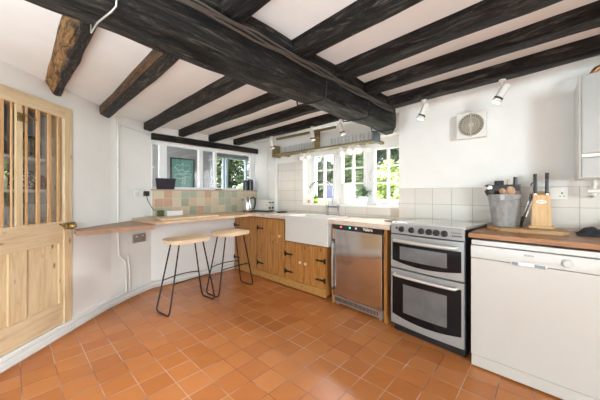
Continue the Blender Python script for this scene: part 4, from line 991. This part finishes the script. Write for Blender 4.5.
for y in hooks:
    m = MB(); m.tube([(.03, y, 1.747), (.03, y, 1.733), (.03, y + .010, 1.724), (.03, y + .018, 1.733)], .002, 6); m.build('hook', 'dirt_metal', rk, True)
proto = None
ml = ['white mug hanging from rack, nearest the main beam end', 'white mug hanging from rack, second from the main beam end', 'white mug hanging from rack, third from the main beam end', 'white mug hanging from rack, fourth from the main beam end', 'white mug hanging from rack left part, nearer the middle upright', 'white mug hanging from rack, furthest left of all']
for y, lb in zip(hooks, ml):
    if proto is None:
        mg = thing('hanging_mug', lb, 'mug', (2.65, y + .010, 1.665), 0, 'mugs hanging under the rack')
        m = MB(); r, h = .037, .08
        prof = [(0, -h / 2), (r * .85, -h / 2), (r, -h / 2 + .012), (r, h / 2), (r - .004, h / 2), (r - .004, -h / 2 + .012), (0, -h / 2 + .008)]
        R_ = Matrix.Rotation(math.radians(60), 4, 'Z') @ Matrix.Rotation(math.radians(75), 4, 'Y')
        m.lathe(prof, seg=20, M4=R_); m.build('cup', 'ceramic', mg, True)
        m = MB(); m.tube([(0, 0, r - .003), (0, .012, r + .012), (0, .012, r + .024), (0, -.006, r + .028), (0, -.02, r + .012), (0, -.022, r - .004)], .0045, 8); m.build('handle', 'ceramic', mg, True); proto = mg
    else: copy_tree(proto, (2.65, y + .010, 1.665), None, lb)
# glasses standing on the rack
yy = 1.44; first = None; k = 0
while yy < 2.90:
    if not (2.04 < yy < 2.20):
        side = 'right' if yy < 2.1 else 'left'
        lb = 'clear tumbler in the row on the rack, %s of the upright' % side
        if first is None:
            m = MB(); m.lathe([(0, 0), (.026, 0), (.032, .10), (.030, .10), (.0245, .006), (0, .006)], seg=16); first = m.build('tumbler', 'tumbler', None, True); o = first
        else: o = first.copy(); COL.objects.link(o)
        o.location = (2.70, yy, 1.765); tag(o, lb, 'glass', 'tumblers on the rack ' + side + ' of the upright'); k += 1
    yy += .10

# ------------------------------------------------------------------ spotlights
def spotlight(loc, aim, label, power, drop=.078):
    r = thing('spotlight', label, 'lamp', loc)
    d = Vector(aim).normalized(); q = d.to_track_quat('-Z', 'Y').to_matrix().to_4x4(); T = Matrix.Translation((0, 0, -drop - .01)) @ q
    m = MB(); m.tube([(0, 0, 0), (0, 0, -.008)], .022, 16); m.tube([(0, 0, -.005), (0, 0, -drop)], .005, 8); m.build('bracket', 'plastic_w', r, True)
    m = MB(); m.lathe([(0, .055), (.022, .055), (.026, .045), (.026, -.055), (.031, -.062), (.031, -.082), (.026, -.082), (.024, -.07), (0, -.07)], seg=20, M4=T); m.build('lamp_body', 'plastic_w', r, True)
    m = MB(); m.lathe([(0, -.0705), (.024, -.0705), (.024, -.078), (0, -.080)], seg=20, M4=T); m.build('bulb_face', 'bulb', r, True)
    m = MB(); m.lathe([(.0265, -.044), (.0295, -.044), (.0295, -.058), (.0265, -.058)], seg=20, M4=T); m.build('lamp_ring', 'cable_brown', r, True)
    l = bpy.data.lights.new('spot_beam', 'SPOT'); l.energy = power; l.spot_size = math.radians(80); l.spot_blend = .6; l.color = (1, .9, .75); l.shadow_soft_size = .03
    lo = bpy.data.objects.new('spot_beam', l); COL.objects.link(lo); lo.parent = r; lo.matrix_local = T @ Matrix.Translation((0, 0, -.095))
    return r
zb = lambda y: (1.985 if y < 1.2 else 2.0) + low(y) - .002
spotlight((2.44, .79, zb(.79)), (-.12, .38, -1), 'white spotlight on joist left of the extractor fan', 1.2)
spotlight((2.44, .245, zb(.245)), (-.15, .52, -1), 'white spotlight on joist right of the extractor fan', 1.2)
spotlight((2.45, 1.66, zb(1.6)), (.3, -.2, -1), 'white spotlight in front of mug rack, nearest the main beam', 2)
spotlight((2.45, 2.07, zb(2.07)), (.2, 0, -1), 'white spotlight in front of the rack upright', 2)
spotlight((2.45, 2.80, zb(2.80)), (.3, .1, -1), 'white spotlight at left end of the mug rack', 3)

# ------------------------------------------------------------------ extractor fan
fn = thing('extractor_fan', 'square cream extractor fan with round grille on the wall', 'fan', (2.75, .482, 1.768), RZ)
m = MB(); m.box(-.104, .104, -.075, 0, -.106, .106, .006); m.build('housing', 'plastic_w', fn)
m = MB(); m.box(-.108, .108, -.088, -.070, -.110, .110, .004); m.build('front_plate', 'plastic_w', fn)
gm = plain('grille_beige', (.22, .195, .15), .5)
m = MB(); m.lathe([(0, 0), (.094, 0), (.094, .002), (0, .002)], seg=32, M4=Matrix.Translation((0, -.0885, 0)) @ Matrix.Rotation(math.pi / 2, 4, 'X')); g = m.build('grille_recess', gm, fn)
m = MB()
for k in range(28):
    a = 2 * math.pi * k / 28; c, s = math.cos(a), math.sin(a)
    m.tube([(.032 * c, -.0925, .032 * s), (.092 * c, -.0925, .092 * s)], .0028, 5)
for rr in (.034, .062, .092): m.tube([(rr * math.cos(2 * math.pi * k / 28), -.0925, rr * math.sin(2 * math.pi * k / 28)) for k in range(29)], .003, 5, False)
m.lathe([(0, 0), (.026, 0), (.024, .005), (0, .006)], seg=20, M4=Matrix.Translation((0, -.0905, 0)) @ Matrix.Rotation(math.pi / 2, 4, 'X'))
m.box(-.006, .006, -.096, -.089, -.1, .1); m.build('grille_bars', plain('grille_cream', (.50, .46, .38), .4), fn)

# ------------------------------------------------------------------ boiler
bl = thing('boiler', 'large pale grey wall-hung boiler cut off by right edge', 'boiler', (2.40, -.14, 0), RZ)
m = MB(); m.box(0, .42, .02, .35, 1.275, 1.915, .006); m.build('casing', 'white', bl)
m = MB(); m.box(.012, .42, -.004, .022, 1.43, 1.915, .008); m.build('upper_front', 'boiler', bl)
m = MB(); m.box(.012, .42, -.008, .022, 1.405, 1.428, .004); m.build('trim_band', 'plastic_w', bl)
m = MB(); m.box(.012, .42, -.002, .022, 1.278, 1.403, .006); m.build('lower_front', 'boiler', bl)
m = MB(); m.tube([(.07, .12, 1.91), (.07, .12, 1.95), (.085, .12, 1.972), (.12, .12, 1.985), (.42, .12, 1.99)], .017, 12); m.tube([(.07, .12, 1.912), (.07, .12, 1.93)], .024, 12); m.build('flue_pipe', 'copper', bl, True)
m = MB(); m.tube([(.085, .20, 1.28), (.085, .20, 1.17), (.085, .34, 1.16)], .009, 10); m.tube([(.062, .20, 1.20), (.108, .20, 1.20)], .015, 12); m.tube([(.052, .20, 1.20), (.062, .20, 1.20)], .019, 12); m.tube([(.085, .20, 1.25), (.085, .20, 1.235)], .015, 12); m.build('valve', 'plastic_w', bl, True)
m = MB(); m.tube([(.16, .22, 1.28), (.16, .22, 1.22), (.16, .34, 1.21)], .008, 10); m.build('copper_tail', 'copper', bl, True)
